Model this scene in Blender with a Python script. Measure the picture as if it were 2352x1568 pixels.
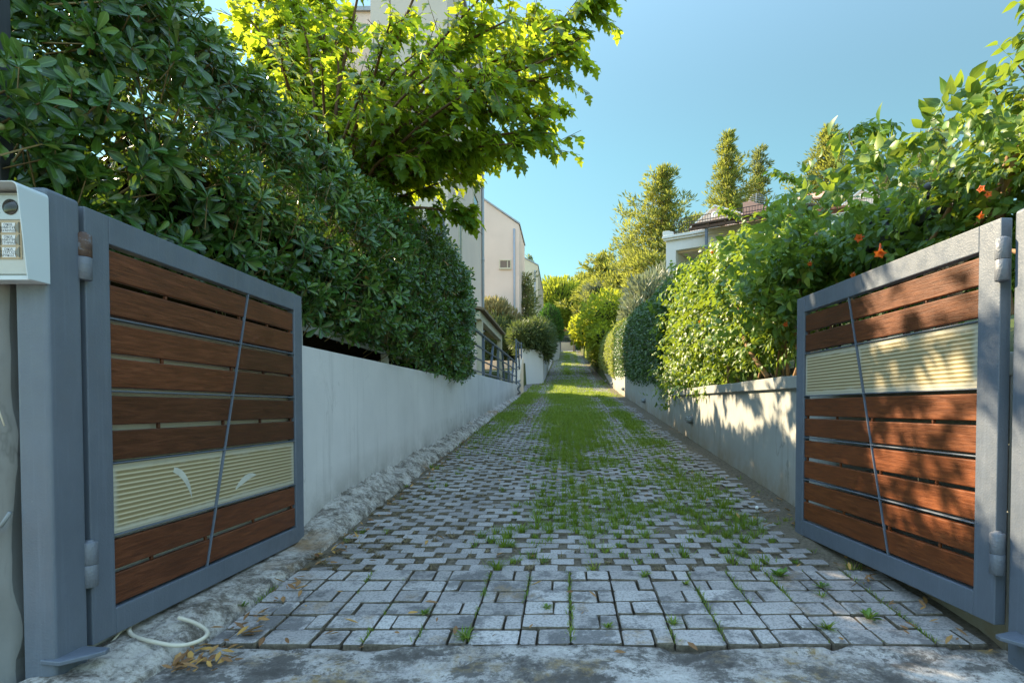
import bpy, bmesh, math, random
import numpy as np
from mathutils import Vector, Matrix
for o in list(bpy.data.objects): bpy.data.objects.remove(o)
scene = bpy.context.scene
COL = scene.collection
rng = np.random.default_rng(7)
random.seed(7)
R = math.radians

# ------------------------------------------------------------------ camera, sky, sun, exposure
FPX, UC, VC, PITCH, CAMH = 1320.0, 1300.0, 967.0, R(-1.4), 0.886
cd = bpy.data.cameras.new('camera'); cam = bpy.data.objects.new('camera', cd); COL.objects.link(cam)
cam.location = (0, 0, CAMH); cam.rotation_euler = (R(90) + PITCH, 0, 0)
cd.sensor_width = 36; cd.lens = 36 * FPX / 2352
cd.shift_x = (1176 - UC) / 2352; cd.shift_y = (VC - 784) / 2352
cd.clip_start = 0.05; cd.clip_end = 3000
scene.camera = cam
SUN = Vector((-1.0, 0.72, 0.74)).normalized()
EL = math.asin(SUN.z); AZ = math.atan2(SUN.x, SUN.y)
w = bpy.data.worlds.new('World'); scene.world = w; w.use_nodes = True
nt = w.node_tree; bg = nt.nodes['Background']
sky = nt.nodes.new('ShaderNodeTexSky'); sky.sky_type = 'NISHITA'; sky.sun_disc = False
sky.sun_elevation = EL; sky.sun_rotation = AZ
sky.air_density = 1.0; sky.dust_density = 0.05; sky.ozone_density = 1.0; sky.altitude = 0
tint = nt.nodes.new('ShaderNodeMix'); tint.data_type = 'RGBA'; tint.blend_type = 'MULTIPLY'; tint.inputs[0].default_value = 1.0
air = nt.nodes.new('ShaderNodeValToRGB'); air.color_ramp.elements[0].position = .60; air.color_ramp.elements[0].color = (0.80, 1.03, 0.80, 1)   # teal low down, neutral overhead
air.color_ramp.elements[1].position = .80; air.color_ramp.elements[1].color = (1.02, 0.955, 0.785, 1); nt.links.new(air.outputs[0], tint.inputs[7])
# sky brightness shaped by direction: dimmed low ahead, lifted overhead to fill the shade
geo = nt.nodes.new('ShaderNodeTexCoord'); dp = nt.nodes.new('ShaderNodeVectorMath'); dp.operation = 'DOT_PRODUCT'; dp.inputs[1].default_value = (0, -.2, .98)
nt.links.new(geo.outputs['Generated'], dp.inputs[0])
mr = nt.nodes.new('ShaderNodeFloatCurve'); half = nt.nodes.new('ShaderNodeMath'); half.operation = 'MULTIPLY_ADD'; half.inputs[1].default_value = .5; half.inputs[2].default_value = .5
cv = mr.mapping.curves[0]; mr.mapping.clip_max_y = 1
for p_ in ((.38, .132), (.5, .152), (.58, .176), (.66, .208), (.75, .38), (.84, .85)): cv.points.new(*p_)
cv.points[0].location = (0, .12); cv.points[-1].location = (1, 1.0); mr.mapping.update()
nt.links.new(dp.outputs['Value'], half.inputs[0]); nt.links.new(half.outputs[0], air.inputs[0]); nt.links.new(half.outputs[0], mr.inputs['Value'])
dbl = nt.nodes.new('ShaderNodeMath'); dbl.operation = 'MULTIPLY'; dbl.inputs[1].default_value = 2.6; nt.links.new(mr.outputs[0], dbl.inputs[0])
sc_ = nt.nodes.new('ShaderNodeVectorMath'); sc_.operation = 'SCALE'; nt.links.new(sky.outputs[0], sc_.inputs[0]); nt.links.new(dbl.outputs[0], sc_.inputs[3])
nt.links.new(sc_.outputs[0], tint.inputs[6]); nt.links.new(tint.outputs[2], bg.inputs[0]); bg.inputs[1].default_value = 0.15
sd = bpy.data.lights.new('sun', 'SUN'); sd.energy = 4.7; sd.angle = R(0.5); sd.color = (1.0, 0.82, 0.55)
so = bpy.data.objects.new('sun', sd); COL.objects.link(so)
so.rotation_euler = (-SUN).to_track_quat('-Z', 'Y').to_euler(); so.location = (-20, 14, 15)
vs = scene.view_settings
vs.view_transform = 'Standard'; vs.look = 'None'; vs.gamma = 1.0; vs.use_curve_mapping = False; vs.exposure = 1.84
scene.cycles.max_bounces = 8; scene.cycles.transmission_bounces = 6; scene.cycles.transparent_max_bounces = 6
scene.cycles.use_denoising = True

def at(u, v, Y):
    """point of the place at distance Y seen at (u, v) of the 2352 x 1568 photograph"""
    x, y = (u - UC) / FPX, -(v - VC) / FPX
    c, s = math.cos(PITCH), math.sin(PITCH)
    d = Vector((x, c - y * s, s + y * c)); k = Y / d.y
    return Vector((d.x * k, Y, CAMH + d.z * k))

# ------------------------------------------------------------------ helpers
def tag(o, label=None, cat=None, group=None, kind=None):
    if label: o['label'] = label
    if cat: o['category'] = cat; o['kind'] = 'thing'
    if group: o['group'] = group
    if kind: o['kind'] = kind
    return o
def thing(name, loc, label, cat, group=None, rz=0):
    o = bpy.data.objects.new(name, None); COL.objects.link(o); o.location = loc; o.rotation_euler = (0, 0, rz)
    o.empty_display_size = 0.1
    return tag(o, label, cat, group)
def link(name, me, m, parent=None):
    me.materials.append(m)
    o = bpy.data.objects.new(name, me); COL.objects.link(o)
    if parent is not None: o.parent = parent
    return o
class MB:
    """collects shapes and builds them as ONE mesh object"""
    def __init__(s): s.v = []; s.f = []; s.sm = []
    def add(s, vs, fs, smooth=False):
        b = len(s.v); s.v += [tuple(p) for p in vs]
        for f in fs: s.f.append(tuple(i + b for i in f)); s.sm.append(smooth)
        return s
    def box(s, x0, x1, y0, y1, z0, z1):
        v = [(x0,y0,z0),(x1,y0,z0),(x1,y1,z0),(x0,y1,z0),(x0,y0,z1),(x1,y0,z1),(x1,y1,z1),(x0,y1,z1)]
        return s.add(v, [(0,3,2,1),(4,5,6,7),(0,1,5,4),(1,2,6,5),(2,3,7,6),(3,0,4,7)])
    def hexa(s, v):
        return s.add(v, [(0,3,2,1),(4,5,6,7),(0,1,5,4),(1,2,6,5),(2,3,7,6),(3,0,4,7)])
    def bar(s, a, b, w, h=None, up=(0,0,1)):
        a, b = Vector(a), Vector(b); h = h or w
        d = (b - a).normalized(); u = Vector(up)
        if abs(d.dot(u)) > .98: u = Vector((1,0,0))
        x = d.cross(u).normalized() * (w/2); z = x.cross(d).normalized() * (h/2)
        return s.hexa([a-x-z, a+x-z, b+x-z, b-x-z, a-x+z, a+x+z, b+x+z, b-x+z])
    def tube(s, pts, rad, n=8, caps=True):
        pts = [Vector(p) for p in pts]; k = len(pts)
        if not hasattr(rad, '__len__'): rad = [rad]*k
        vs = []; ref = Vector((0.13, 0.31, 0.94))
        for i, p in enumerate(pts):
            d = (pts[min(i+1,k-1)] - pts[max(i-1,0)])
            if d.length < 1e-9: d = Vector((0,0,1))
            d.normalize(); r_ = ref if abs(d.dot(ref)) < .95 else Vector((1,0,0))
            x = d.cross(r_).normalized(); y = d.cross(x)
            for j in range(n):
                a = 2*math.pi*j/n; vs.append(p + (x*math.cos(a) + y*math.sin(a))*rad[i])
        fs = [(i*n+j, i*n+(j+1)%n, (i+1)*n+(j+1)%n, (i+1)*n+j) for i in range(k-1) for j in range(n)]
        if caps: fs += [tuple(range(n-1,-1,-1)), tuple((k-1)*n+j for j in range(n))]
        return s.add(vs, fs, True)
    def ball(s, c, r, n=12, m=8):
        c = Vector(c); r = Vector(r) if hasattr(r,'__len__') else Vector((r,r,r))
        vs = [c + Vector((0,0,-r.z))]
        for i in range(1, m):
            t = math.pi*i/m
            for j in range(n):
                a = 2*math.pi*j/n; vs.append(c + Vector((r.x*math.sin(t)*math.cos(a), r.y*math.sin(t)*math.sin(a), -r.z*math.cos(t))))
        vs.append(c + Vector((0,0,r.z)))
        fs = [(0, 1+(j+1)%n, 1+j) for j in range(n)]
        for i in range(m-2):
            for j in range(n):
                fs.append((1+i*n+j, 1+i*n+(j+1)%n, 1+(i+1)*n+(j+1)%n, 1+(i+1)*n+j))
        L = len(vs)-1; b = 1+(m-2)*n
        fs += [(b+j, b+(j+1)%n, L) for j in range(n)]
        return s.add(vs, fs, True)
    def prism(s, poly, axis, a, b):
        """poly: 2-D outline; extruded along axis ('x','y' or 'z') from a to b"""
        def P(p, t): return {'x': (t,p[0],p[1]), 'y': (p[0],t,p[1]), 'z': (p[0],p[1],t)}[axis]
        n = len(poly); vs = [P(p,a) for p in poly] + [P(p,b) for p in poly]
        return s.add(vs, [tuple(range(n-1,-1,-1)), tuple(range(n,2*n))] + [(i,(i+1)%n,n+(i+1)%n,n+i) for i in range(n)])
    def build(s, name, m, parent=None, bevel=0, seg=2):
        me = bpy.data.meshes.new(name); me.from_pydata(s.v, [], s.f)
        bm = bmesh.new(); bm.from_mesh(me); bmesh.ops.recalc_face_normals(bm, faces=bm.faces); bm.to_mesh(me); bm.free()
        me.polygons.foreach_set('use_smooth', np.array(s.sm, dtype=bool)); me.update()
        o = link(name, me, m, parent)
        if bevel:
            b = o.modifiers.new('bevel', 'BEVEL'); b.width = bevel; b.segments = seg; b.limit_method = 'ANGLE'; b.angle_limit = R(40)
            b.harden_normals = False
        return o

def raw_mesh(name, V, starts, loops, smooth=True, attrs=None):
    me = bpy.data.meshes.new(name)
    me.vertices.add(len(V)); me.vertices.foreach_set('co', np.ascontiguousarray(V, dtype=np.float32).ravel())
    me.loops.add(len(loops)); me.loops.foreach_set('vertex_index', np.ascontiguousarray(loops, dtype=np.int32))
    me.polygons.add(len(starts)); me.polygons.foreach_set('loop_start', np.ascontiguousarray(starts, dtype=np.int32))
    me.polygons.foreach_set('use_smooth', np.full(len(starts), smooth, dtype=bool))
    for k, a in (attrs or {}).items():
        at_ = me.attributes.new(k, 'FLOAT', 'POINT'); at_.data.foreach_set('value', np.ascontiguousarray(a, dtype=np.float32))
    me.update(calc_edges=True)
    return me
def norm(a): return a / np.maximum(np.linalg.norm(a, axis=-1, keepdims=True), 1e-9)
def frames(d, n):
    """axes (x = width, y = along d, z = face) as N x 3 x 3 with axes in columns"""
    y = norm(d); z = norm(n - (n*y).sum(-1, keepdims=True)*y); x = np.cross(y, z)
    return np.stack([x, y, z], axis=-1)
def scatter_arrays(T, pos, M, scl):
    tv = T['v']; N, k = len(pos), len(tv)
    scl = np.asarray(scl, dtype=float)
    if scl.ndim == 1: scl = scl[:, None]*np.ones((1,3))
    loc = tv[None]*scl[:, None, :]
    return (np.einsum('nij,nkj->nki', M, loc) + pos[:, None, :]).reshape(-1, 3)
def scatter(name, T, pos, M, scl, m, parent=None, rnd=None, smooth=True):
    V = scatter_arrays(T, pos, M, scl); N, k = len(pos), len(T['v'])
    fl = [len(f) for f in T['f']]; lp = np.concatenate([np.array(f) for f in T['f']]); L = len(lp)
    loops = (lp[None] + (np.arange(N)*k)[:, None]).ravel()
    st = np.concatenate([[0], np.cumsum(fl)[:-1]]); starts = (st[None] + (np.arange(N)*L)[:, None]).ravel()
    if rnd is None: rnd = rng.random(N)
    me = raw_mesh(name, V, starts, loops, smooth, {'rnd': np.repeat(rnd, k), 'ux': np.tile(T['ux'], N)})
    return link(name, me, m, parent)
def leaf_template(sections, fold=0.12, curl=0.15):
    """sections: (t along the leaf, half width); three vertices a section with a raised fold"""
    v, ux, f = [], [], []
    for t, h in sections:
        z = -curl*t*t
        v += [(-h, t, z + fold*h), (0, t, z), (h, t, z + fold*h)]; ux += [-1, 0, 1]
    for i in range(len(sections)-1):
        a = 3*i; f += [(a, a+1, a+4, a+3), (a+1, a+2, a+5, a+4)]
    return {'v': np.array(v, float), 'f': f, 'ux': np.array(ux, float)}
def join_templates(parts):
    v, ux, f, b = [], [], [], 0
    for T in parts:
        v.append(T['v']); ux.append(T['ux']); f += [tuple(i+b for i in q) for q in T['f']]; b += len(T['v'])
    return {'v': np.concatenate(v), 'ux': np.concatenate(ux), 'f': f}
def moved(T, origin, d, n, s):
    M = frames(np.array([d], float), np.array([n], float))[0]
    return {'v': (M @ (T['v']*s).T).T + np.array(origin), 'f': T['f'], 'ux': T['ux']}
def vnoise(p, seed=0):
    """smooth value noise of N x 3 points, 0..1"""
    p = np.asarray(p, float); i = np.floor(p).astype(np.int64); f = p - i; f = f*f*(3-2*f)
    def h(a):
        x = (a[..., 0]*374761393 + a[..., 1]*668265263 + a[..., 2]*2147483647 + seed*1274126177) & 0xffffffff
        x = ((x ^ (x >> 13))*1274126177) & 0xffffffff; x = x ^ (x >> 16)
        return (x & 0xffff)/65535.0
    r = 0
    for dx in (0,1):
        for dy in (0,1):
            for dz in (0,1):
                wgt = (f[...,0] if dx else 1-f[...,0])*(f[...,1] if dy else 1-f[...,1])*(f[...,2] if dz else 1-f[...,2])
                r = r + wgt*h(i + np.array([dx,dy,dz]))
    return r
def fnoise(x, y, z, sc, seed=0, octv=3):
    p = np.stack(np.broadcast_arrays(np.asarray(x,float), np.asarray(y,float), np.asarray(z,float)), -1)*sc
    r = 0; a = .5; t = 0
    for k in range(octv): r = r + a*vnoise(p*(2**k), seed+k); t += a; a *= .5
    return r/t

# ------------------------------------------------------------------ materials
class N:
    def __init__(s, name):
        s.m = bpy.data.materials.new(name); s.m.use_nodes = True; s.t = s.m.node_tree; s.b = s.t.nodes['Principled BSDF']; s.out = s.t.nodes['Material Output']
    def n(s, typ, **kw):
        x = s.t.nodes.new('ShaderNode' + typ)
        for k, v in kw.items():
            if k in x.inputs.keys(): x.inputs[k].default_value = v
            else: setattr(x, k, v)
        return x
    def l(s, a, b): s.t.links.new(a, b)
    def coord(s, scale=(1,1,1), kind='Object'):
        c = s.n('TexCoord'); mp = s.n('Mapping'); mp.inputs['Scale'].default_value = scale
        s.l(c.outputs[kind], mp.inputs[0]); return mp.outputs[0]
    def noise(s, co, scale, detail=5, rough=.6, dist=0):
        x = s.n('TexNoise'); x.inputs['Scale'].default_value = scale; x.inputs['Detail'].default_value = detail
        x.inputs['Roughness'].default_value = rough; x.inputs['Distortion'].default_value = dist; s.l(co, x.inputs['Vector']); return x.outputs[0]
    def ramp(s, fac, stops):
        x = s.n('ValToRGB'); e = x.color_ramp.elements
        while len(e) < len(stops): e.new(.5)
        for k, (p, c) in enumerate(stops):
            e[k].position = p; e[k].color = (*c, 1) if len(c) == 3 else c
        s.l(fac, x.inputs[0]); return x.outputs[0]
    def mix(s, fac, a, b, mode='MIX'):
        x = s.n('Mix'); x.data_type = 'RGBA'; x.blend_type = mode
        for sock, v in ((x.inputs[0], fac), (x.inputs[6], a), (x.inputs[7], b)):
            if isinstance(v, (int, float)): sock.default_value = v
            elif isinstance(v, tuple): sock.default_value = (*v, 1)
            else: s.l(v, sock)
        return x.outputs[2]
    def math(s, op, a, b=0.0):
        x = s.n('Math'); x.operation = op
        for sock, v in ((x.inputs[0], a), (x.inputs[1], b)):
            if isinstance(v, (int, float)): sock.default_value = v
            else: s.l(v, sock)
        return x.outputs[0]
    def bump(s, h, strength=.3, dist=.01):
        x = s.n('Bump'); x.inputs['Strength'].default_value = strength; x.inputs['Distance'].default_value = dist
        s.l(h, x.inputs['Height']); s.l(x.outputs[0], s.b.inputs['Normal']); return s
    def base(s, c, rough=.6, spec=.5, metal=0):
        if isinstance(c, tuple): s.b.inputs['Base Color'].default_value = (*c, 1)
        else: s.l(c, s.b.inputs['Base Color'])
        if isinstance(rough, (int, float)): s.b.inputs['Roughness'].default_value = rough
        else: s.l(rough, s.b.inputs['Roughness'])
        s.b.inputs['Specular IOR Level'].default_value = spec; s.b.inputs['Metallic'].default_value = metal; return s

def leaf_mat(name, dark, mid, light, trans, tw=.35, rough=.4, rib=.5, spec=.4, old=None):
    k = N(name); a = k.n('Attribute'); a.attribute_name = 'rnd'; b = k.n('Attribute'); b.attribute_name = 'ux'
    st = [(0, dark), (.5, mid), (.93, light), (1, old or light)]
    c = k.ramp(a.outputs['Fac'], st)
    if rib:
        r_ = k.ramp(k.math('ABSOLUTE', b.outputs['Fac']), [(0, (1,1,1)), (.16, (0,0,0))])
        c = k.mix(k.math('MULTIPLY', r_, rib), c, tuple(min(1, x*1.6+.05) for x in light))
    k.base(c, rough, spec)
    t = k.n('BsdfTranslucent'); tc = k.mix(a.outputs['Fac'], tuple(x*.75 for x in trans), trans); k.l(tc, t.inputs[0])
    mx = k.n('MixShader'); mx.inputs[0].default_value = tw; k.l(k.b.outputs[0], mx.inputs[1]); k.l(t.outputs[0], mx.inputs[2]); k.l(mx.outputs[0], k.out.inputs[0])
    return k.m
def plain(name, c, rough=.6, spec=.5, metal=0, var=.12, sc=14, bump=0):
    k = N(name); co = k.coord(); n_ = k.noise(co, sc)
    lo, hi = tuple(x*(1-var) for x in c), tuple(min(1, x*(1+var)) for x in c)
    k.base(k.ramp(n_, [(.3, lo), (.7, hi)]), rough, spec, metal)
    if bump: k.bump(k.noise(co, sc*6), bump, .004)
    return k.m
def plaster(name, c, stain=(.16,.15,.13), amount=.5, sc=1.0, low=None):
    k = N(name); co = k.coord(); cv = k.coord((6, 6, .35))
    n1 = k.noise(co, 1.3*sc, 6); n2 = k.noise(cv, 1.6*sc, 6, .65); n3 = k.noise(co, 40, 4)
    base_ = k.ramp(n1, [(.25, tuple(x*.86 for x in c)), (.75, tuple(min(1,x*1.05) for x in c))])
    st = k.ramp(n2, [(.55, (0,0,0)), (.8, (1,1,1))])
    cc = k.mix(k.math('MULTIPLY', st, amount*.55), base_, stain)
    ck = k.math('ABSOLUTE', k.math('SUBTRACT', k.noise(k.coord((1.6,1.6,.7)), .9, 6, .55), .5)); ck = k.math('MULTIPLY', k.ramp(ck, [(0, (1,1,1)), (.006, (0,0,0))]), k.ramp(k.noise(co, .8, 3), [(.50, (0,0,0)), (.6, (1,1,1))]))
    cc = k.mix(k.math('MULTIPLY', ck, .55*amount), cc, stain)
    sp = k.ramp(k.noise(co, 7, 3), [(.72, (0,0,0)), (.78, (1,1,1))])
    cc = k.mix(k.math('MULTIPLY', sp, amount*.35), cc, stain)
    if low:
        a = k.n('Attribute'); a.attribute_name = 'low'
        f = k.math('MULTIPLY', a.outputs['Fac'], k.ramp(k.noise(co, 2.2, 6, .7), [(.3, (0,0,0)), (.6, (1,1,1))]))
        cc = k.mix(f, cc, low)
    k.base(cc, .85, .2); k.bump(n3, .25, .004); return k.m
def metal_paint(name, c, bump=.25, rough=.42):
    k = N(name); co = k.coord(); n1 = k.noise(co, 3, 5); n2 = k.noise(co, 130, 2, .5); n3 = k.noise(co, 16, 3)
    cc = k.ramp(n1, [(.3, tuple(x*.85 for x in c)), (.7, tuple(x*1.12 for x in c))])
    rust = k.ramp(k.noise(co, 9, 6, .7), [(.70, (0,0,0)), (.74, (1,1,1))])
    cc = k.mix(k.math('MULTIPLY', rust, .35), cc, (.10,.085,.075))
    dr = k.ramp(k.noise(k.coord((26, 26, 1.1)), 2.2, 5, .65), [(.52, (0,0,0)), (.70, (1,1,1))]); cc = k.mix(k.math('MULTIPLY', dr, .30), cc, tuple(x*1.5 for x in c))
    ch = k.ramp(k.noise(co, 60, 4, .7), [(.70, (0,0,0)), (.73, (1,1,1))]); cc = k.mix(k.math('MULTIPLY', ch, .5), cc, (.22,.22,.22))
    k.base(cc, k.ramp(n3, [(.3, (rough-.1,)*3), (.7, (rough+.12,)*3)]), .5)
    h = k.math('ADD', k.ramp(n2, [(.45,(0,0,0)),(.75,(1,1,1))]), n3)
    k.bump(h, bump, .0015); return k.m
M = {}
M['grey_paint'] = metal_paint('grey_paint', (.105, .122, .150))
M['rail_paint'] = metal_paint('rail_paint', (.10, .12, .155), .1)
M['hinge'] = metal_paint('hinge_paint', (.12, .13, .15), .6, .45)
k = N('rusty_hinge'); co = k.coord(); n_ = k.noise(co, 28, 5, .7)
k.base(k.ramp(n_, [(.4, (.13,.14,.16)), (.5, (.09,.045,.025)), (.65, (.05,.025,.018))]), .6); k.bump(n_, .5, .003); M['rusty_hinge'] = k.m
def wood(name, c1, c2, c3):
    k = N(name); co = k.coord((14, 1.2, 14)); n1 = k.noise(co, 7, 8, .65, .6); n2 = k.noise(k.coord((60, 2, 60)), 6, 3); n3 = k.noise(k.coord((1,1,1)), 2.0, 3)
    cc = k.ramp(n1, [(.28, c1), (.5, c2), (.75, c3)])
    cc = k.mix(k.math('MULTIPLY', k.ramp(n3, [(.4,(0,0,0)),(.7,(1,1,1))]), .35), cc, tuple(x*.6 for x in c1))
    oi = k.n('ObjectInfo'); cc = k.mix(1.0, cc, k.ramp(oi.outputs['Random'], [(0, (.62,.66,.70)), (.5, (1,1,1)), (1, (1.35,1.28,1.2))]), 'MULTIPLY')
    scr = k.ramp(n2, [(.66, (0,0,0)), (.74, (1,1,1))]); cc = k.mix(k.math('MULTIPLY', scr, .25), cc, (.20,.12,.08))
    k.base(cc, k.ramp(n1, [(.3, (.38,)*3), (.7, (.54,)*3)]), .28); k.bump(k.math('ADD', n1, n2), .35, .003); return k.m
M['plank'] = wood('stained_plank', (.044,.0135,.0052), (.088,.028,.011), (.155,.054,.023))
M['plank_sunlit'] = wood('sunlit_stained_plank', (.060,.0165,.0045), (.12,.034,.0095), (.20,.062,.017))  # same wood as the other leaf, sunlight put into its warmer colour
k = N('ribbed_plastic'); co = k.coord(); wv = k.n('TexWave'); wv.bands_direction = 'Z'; wv.inputs['Scale'].default_value = 18; wv.inputs['Distortion'].default_value = .15; wv.inputs['Detail'].default_value = 1
k.l(co, wv.inputs['Vector']); sm = k.noise(co, 7, 7, .7); sm2 = k.noise(k.coord((1, 9, 40)), 3, 5, .7)
cc = k.ramp(wv.outputs['Fac'], [(.0, (.225,.175,.085)), (.55, (.29,.23,.115)), (.80, (.40,.33,.19)), (1, (.60,.52,.35))])
gs = k.n('SeparateXYZ'); k.l(k.coord((1,1,1), 'Generated'), gs.inputs[0])                       # dried glue left along the rim of the sheet
def rim(o, sc_): return k.math('MULTIPLY', k.math('ABSOLUTE', k.math('SUBTRACT', o, .5)), 2.0)
rm = k.math('MAXIMUM', k.math('POWER', rim(gs.outputs['Y'], 1), 14.0), k.math('POWER', rim(gs.outputs['Z'], 1), 5.0))
rm = k.ramp(k.math('ADD', k.math('MULTIPLY', rm, .8), k.math('MULTIPLY', sm, .75)), [(.56, (0,0,0)), (.78, (.75,.75,.75))])
cc = k.mix(rm, cc, (.44,.41,.32)); cc = k.mix(k.math('MULTIPLY', k.ramp(sm2, [(.62,(0,0,0)),(.72,(1,1,1))]), .35), cc, (.5,.47,.38))
k.base(cc, .34, .4); k.bump(wv.outputs['Fac'], .30, .004); M['plastic'] = k.m
M['smear'] = plain('dried_adhesive', (.50,.48,.40), .7)
M['left_wall'] = plaster('painted_plaster', (.64,.61,.58), (.25,.23,.21), .75, 1, (.27,.25,.22))
M['right_wall'] = plaster('weathered_plaster', (.36,.36,.33), (.12,.115,.10), .9, 1.2, (.26,.20,.13))
M['white_wall'] = plaster('white_render', (.66,.65,.61), (.42,.41,.38), .25, .4)
M['cream_wall'] = plaster('cream_render', (.64,.53,.39), (.40,.36,.30), .25, .4)
M['house_wall'] = plaster('house_render', (.68,.545,.465), (.42,.39,.34), .22, .35)
M['salmon'] = plaster('salmon_render', (.62,.33,.24), (.4,.25,.2), .3, .5)
M['pier'] = plaster('rough_grey_plaster', (.17,.17,.16), (.06,.06,.055), 1.0, 4)
k = N('concrete_apron'); co = k.coord(); n1 = k.noise(co, 3.0, 12, .74); n2 = k.noise(co, 4.3, 12, .78); n3 = k.noise(co, 70, 5, .7); n4 = k.noise(co, 2.0, 8, .7); n5 = k.noise(co, 24, 6, .75)
g_ = k.noise(co, 55, 8, .8); n1 = k.math('ADD', k.math('MULTIPLY', n1, .72), k.math('MULTIPLY', g_, .28)); n2 = k.math('ADD', k.math('MULTIPLY', n2, .75), k.math('MULTIPLY', g_, .25))
cc = k.ramp(n1, [(.40, (.07,.062,.055)), (.465, (.17,.152,.132)), (.505, (.36,.33,.295)), (.60, (.52,.48,.43))])
cc = k.mix(k.math('MULTIPLY', k.ramp(n2, [(.505, (0,0,0)), (.54, (1,1,1))]), .85), cc, (.075,.066,.056))
cc = k.mix(k.math('MULTIPLY', k.ramp(n4, [(.52, (0,0,0)), (.60, (1,1,1))]), k.ramp(n5, [(.42,(0,0,0)),(.6,(1,1,1))])), cc, (.23,.155,.06))
cc = k.mix(k.math('MULTIPLY', k.ramp(n3, [(.35, (1,1,1)), (.5, (0,0,0))]), .4), cc, (.10,.095,.085))
k.base(cc, .9, .2); k.bump(k.math('ADD', k.math('MULTIPLY', n1, 2.0), n3), .6, .012); M['apron'] = k.m
k = N('footing_stone'); co = k.coord(); n1 = k.noise(co, 7, 12, .78); n2 = k.noise(co, 34, 6, .75); n4 = k.noise(co, 1.1, 5, .6)
g_ = k.noise(co, 60, 8, .8); n1 = k.math('ADD', k.math('MULTIPLY', n1, .7), k.math('MULTIPLY', g_, .3))
cc = k.ramp(n1, [(.40, (.08,.066,.05)), (.465, (.22,.19,.155)), (.52, (.44,.40,.345)), (.62, (.60,.55,.48))])
cc = k.mix(k.ramp(n4, [(.58, (0,0,0)), (.68, (.8,.8,.8))]), cc, (.28,.17,.075))
cc = k.mix(k.math('MULTIPLY', k.ramp(n2, [(.36,(1,1,1)),(.5,(0,0,0))]), .6), cc, (.09,.085,.075))
k.base(cc, .92, .15); k.bump(k.math('ADD', n1, n2), .8, .015); M['footing'] = k.m
k = N('paver_stone'); co = k.coord(); a = k.n('Attribute'); a.attribute_name = 'rnd'; n1 = k.noise(co, 3.6, 10, .76); n2 = k.noise(co, 95, 4, .7); n3 = k.noise(co, 1.0, 5, .6)
cc = k.ramp(a.outputs['Fac'], [(0, (.26,.235,.215)), (.5, (.36,.33,.305)), (1, (.48,.445,.41))])
cc = k.mix(k.math('MULTIPLY', k.ramp(n1, [(.50,(0,0,0)),(.57,(1,1,1))]), .72), cc, (.085,.08,.076))
cc = k.mix(k.math('MULTIPLY', k.ramp(k.noise(co, 2.6, 9, .76), [(.57,(0,0,0)),(.63,(1,1,1))]), .6), cc, (.26,.18,.095))
cc = k.mix(k.math('MULTIPLY', k.ramp(n2, [(.40,(1,1,1)),(.52,(0,0,0))]), .5), cc, (.08,.08,.08))
k.base(cc, .88, .25); k.bump(k.math('ADD', n2, n1), .5, .006); M['paver'] = k.m
k = N('turf_paver_stone'); co = k.coord(); a = k.n('Attribute'); a.attribute_name = 'rnd'; n1 = k.noise(co, 2.2, 6, .7); n2 = k.noise(co, 110, 4, .7)
cc = k.ramp(a.outputs['Fac'], [(0, (.23,.21,.195)), (.5, (.32,.295,.275)), (1, (.42,.39,.365))])
cc = k.mix(k.math('MULTIPLY', k.ramp(n1, [(.54,(0,0,0)),(.68,(1,1,1))]), .5), cc, (.11,.105,.095))
cc = k.mix(k.math('MULTIPLY', k.ramp(n2, [(.38,(1,1,1)),(.52,(0,0,0))]), .55), cc, (.07,.07,.072))
k.base(cc, .9, .2); k.bump(n2, .5, .005); M['turf_paver'] = k.m
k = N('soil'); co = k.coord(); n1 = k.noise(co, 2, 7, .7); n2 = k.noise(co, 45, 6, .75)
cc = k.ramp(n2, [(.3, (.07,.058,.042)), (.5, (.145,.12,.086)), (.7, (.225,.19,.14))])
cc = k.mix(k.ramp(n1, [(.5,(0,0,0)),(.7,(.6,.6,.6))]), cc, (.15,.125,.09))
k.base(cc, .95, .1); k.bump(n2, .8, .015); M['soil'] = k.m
k = N('garden_ground'); co = k.coord(); n1 = k.noise(co, .35, 7, .7); n2 = k.noise(co, 9, 6, .7)
cc = k.mix(k.ramp(n1, [(.4,(0,0,0)),(.6,(1,1,1))]), (.055,.085,.02), (.12,.10,.05)); cc = k.mix(n2, cc, (.05,.06,.02))
k.base(cc, .95, .1); k.bump(n2, .6, .05); M['ground'] = k.m
M['black_iron'] = plain('black_iron', (.018,.017,.016), .5, .5)
M['dark_pole'] = metal_paint('dark_pole_paint', (.05,.055,.065), .15)
M['bark'] = plain('brown_bark', (.13,.075,.04), .85, .2, var=.4, sc=30, bump=.5)
M['pine_bark'] = plain('pine_bark', (.13,.09,.065), .9, .1, var=.3, sc=10)
M['vine_wood'] = plain('vine_wood', (.26,.16,.085), .8, .2, var=.35, sc=25, bump=.4)
M['twig'] = plain('hedge_twig', (.19,.14,.06), .8, .2, var=.3)
M['core'] = plain('shade_core', (.020,.019,.011), .95, .05, var=.6, sc=30)  # solid filler that blocks light; shade deep in the hedges is its colour
M['beige_plastic'] = plain('beige_metal', (.42,.43,.40), .5, .4, var=.04)
M['hood_paint'] = plain('hood_paint', (.50,.54,.55), .38, .5, var=.04, sc=3)
M['faceplate'] = plain('faceplate', (.46,.455,.40), .5, .4, var=.05)
M['alu'] = plain('brushed_plate', (.45,.48,.48), .38, .5, .3, .06)
M['label_card'] = plain('name_card', (.66,.66,.64), .6, .3, var=.05)
M['amber'] = plain('amber_plate', (.42,.32,.20), .45, .4, var=.08)
M['lens'] = plain('camera_lens', (.03,.028,.024), .12, .6)
M['ink'] = plain('dark_ink', (.03,.03,.035), .6)
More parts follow.
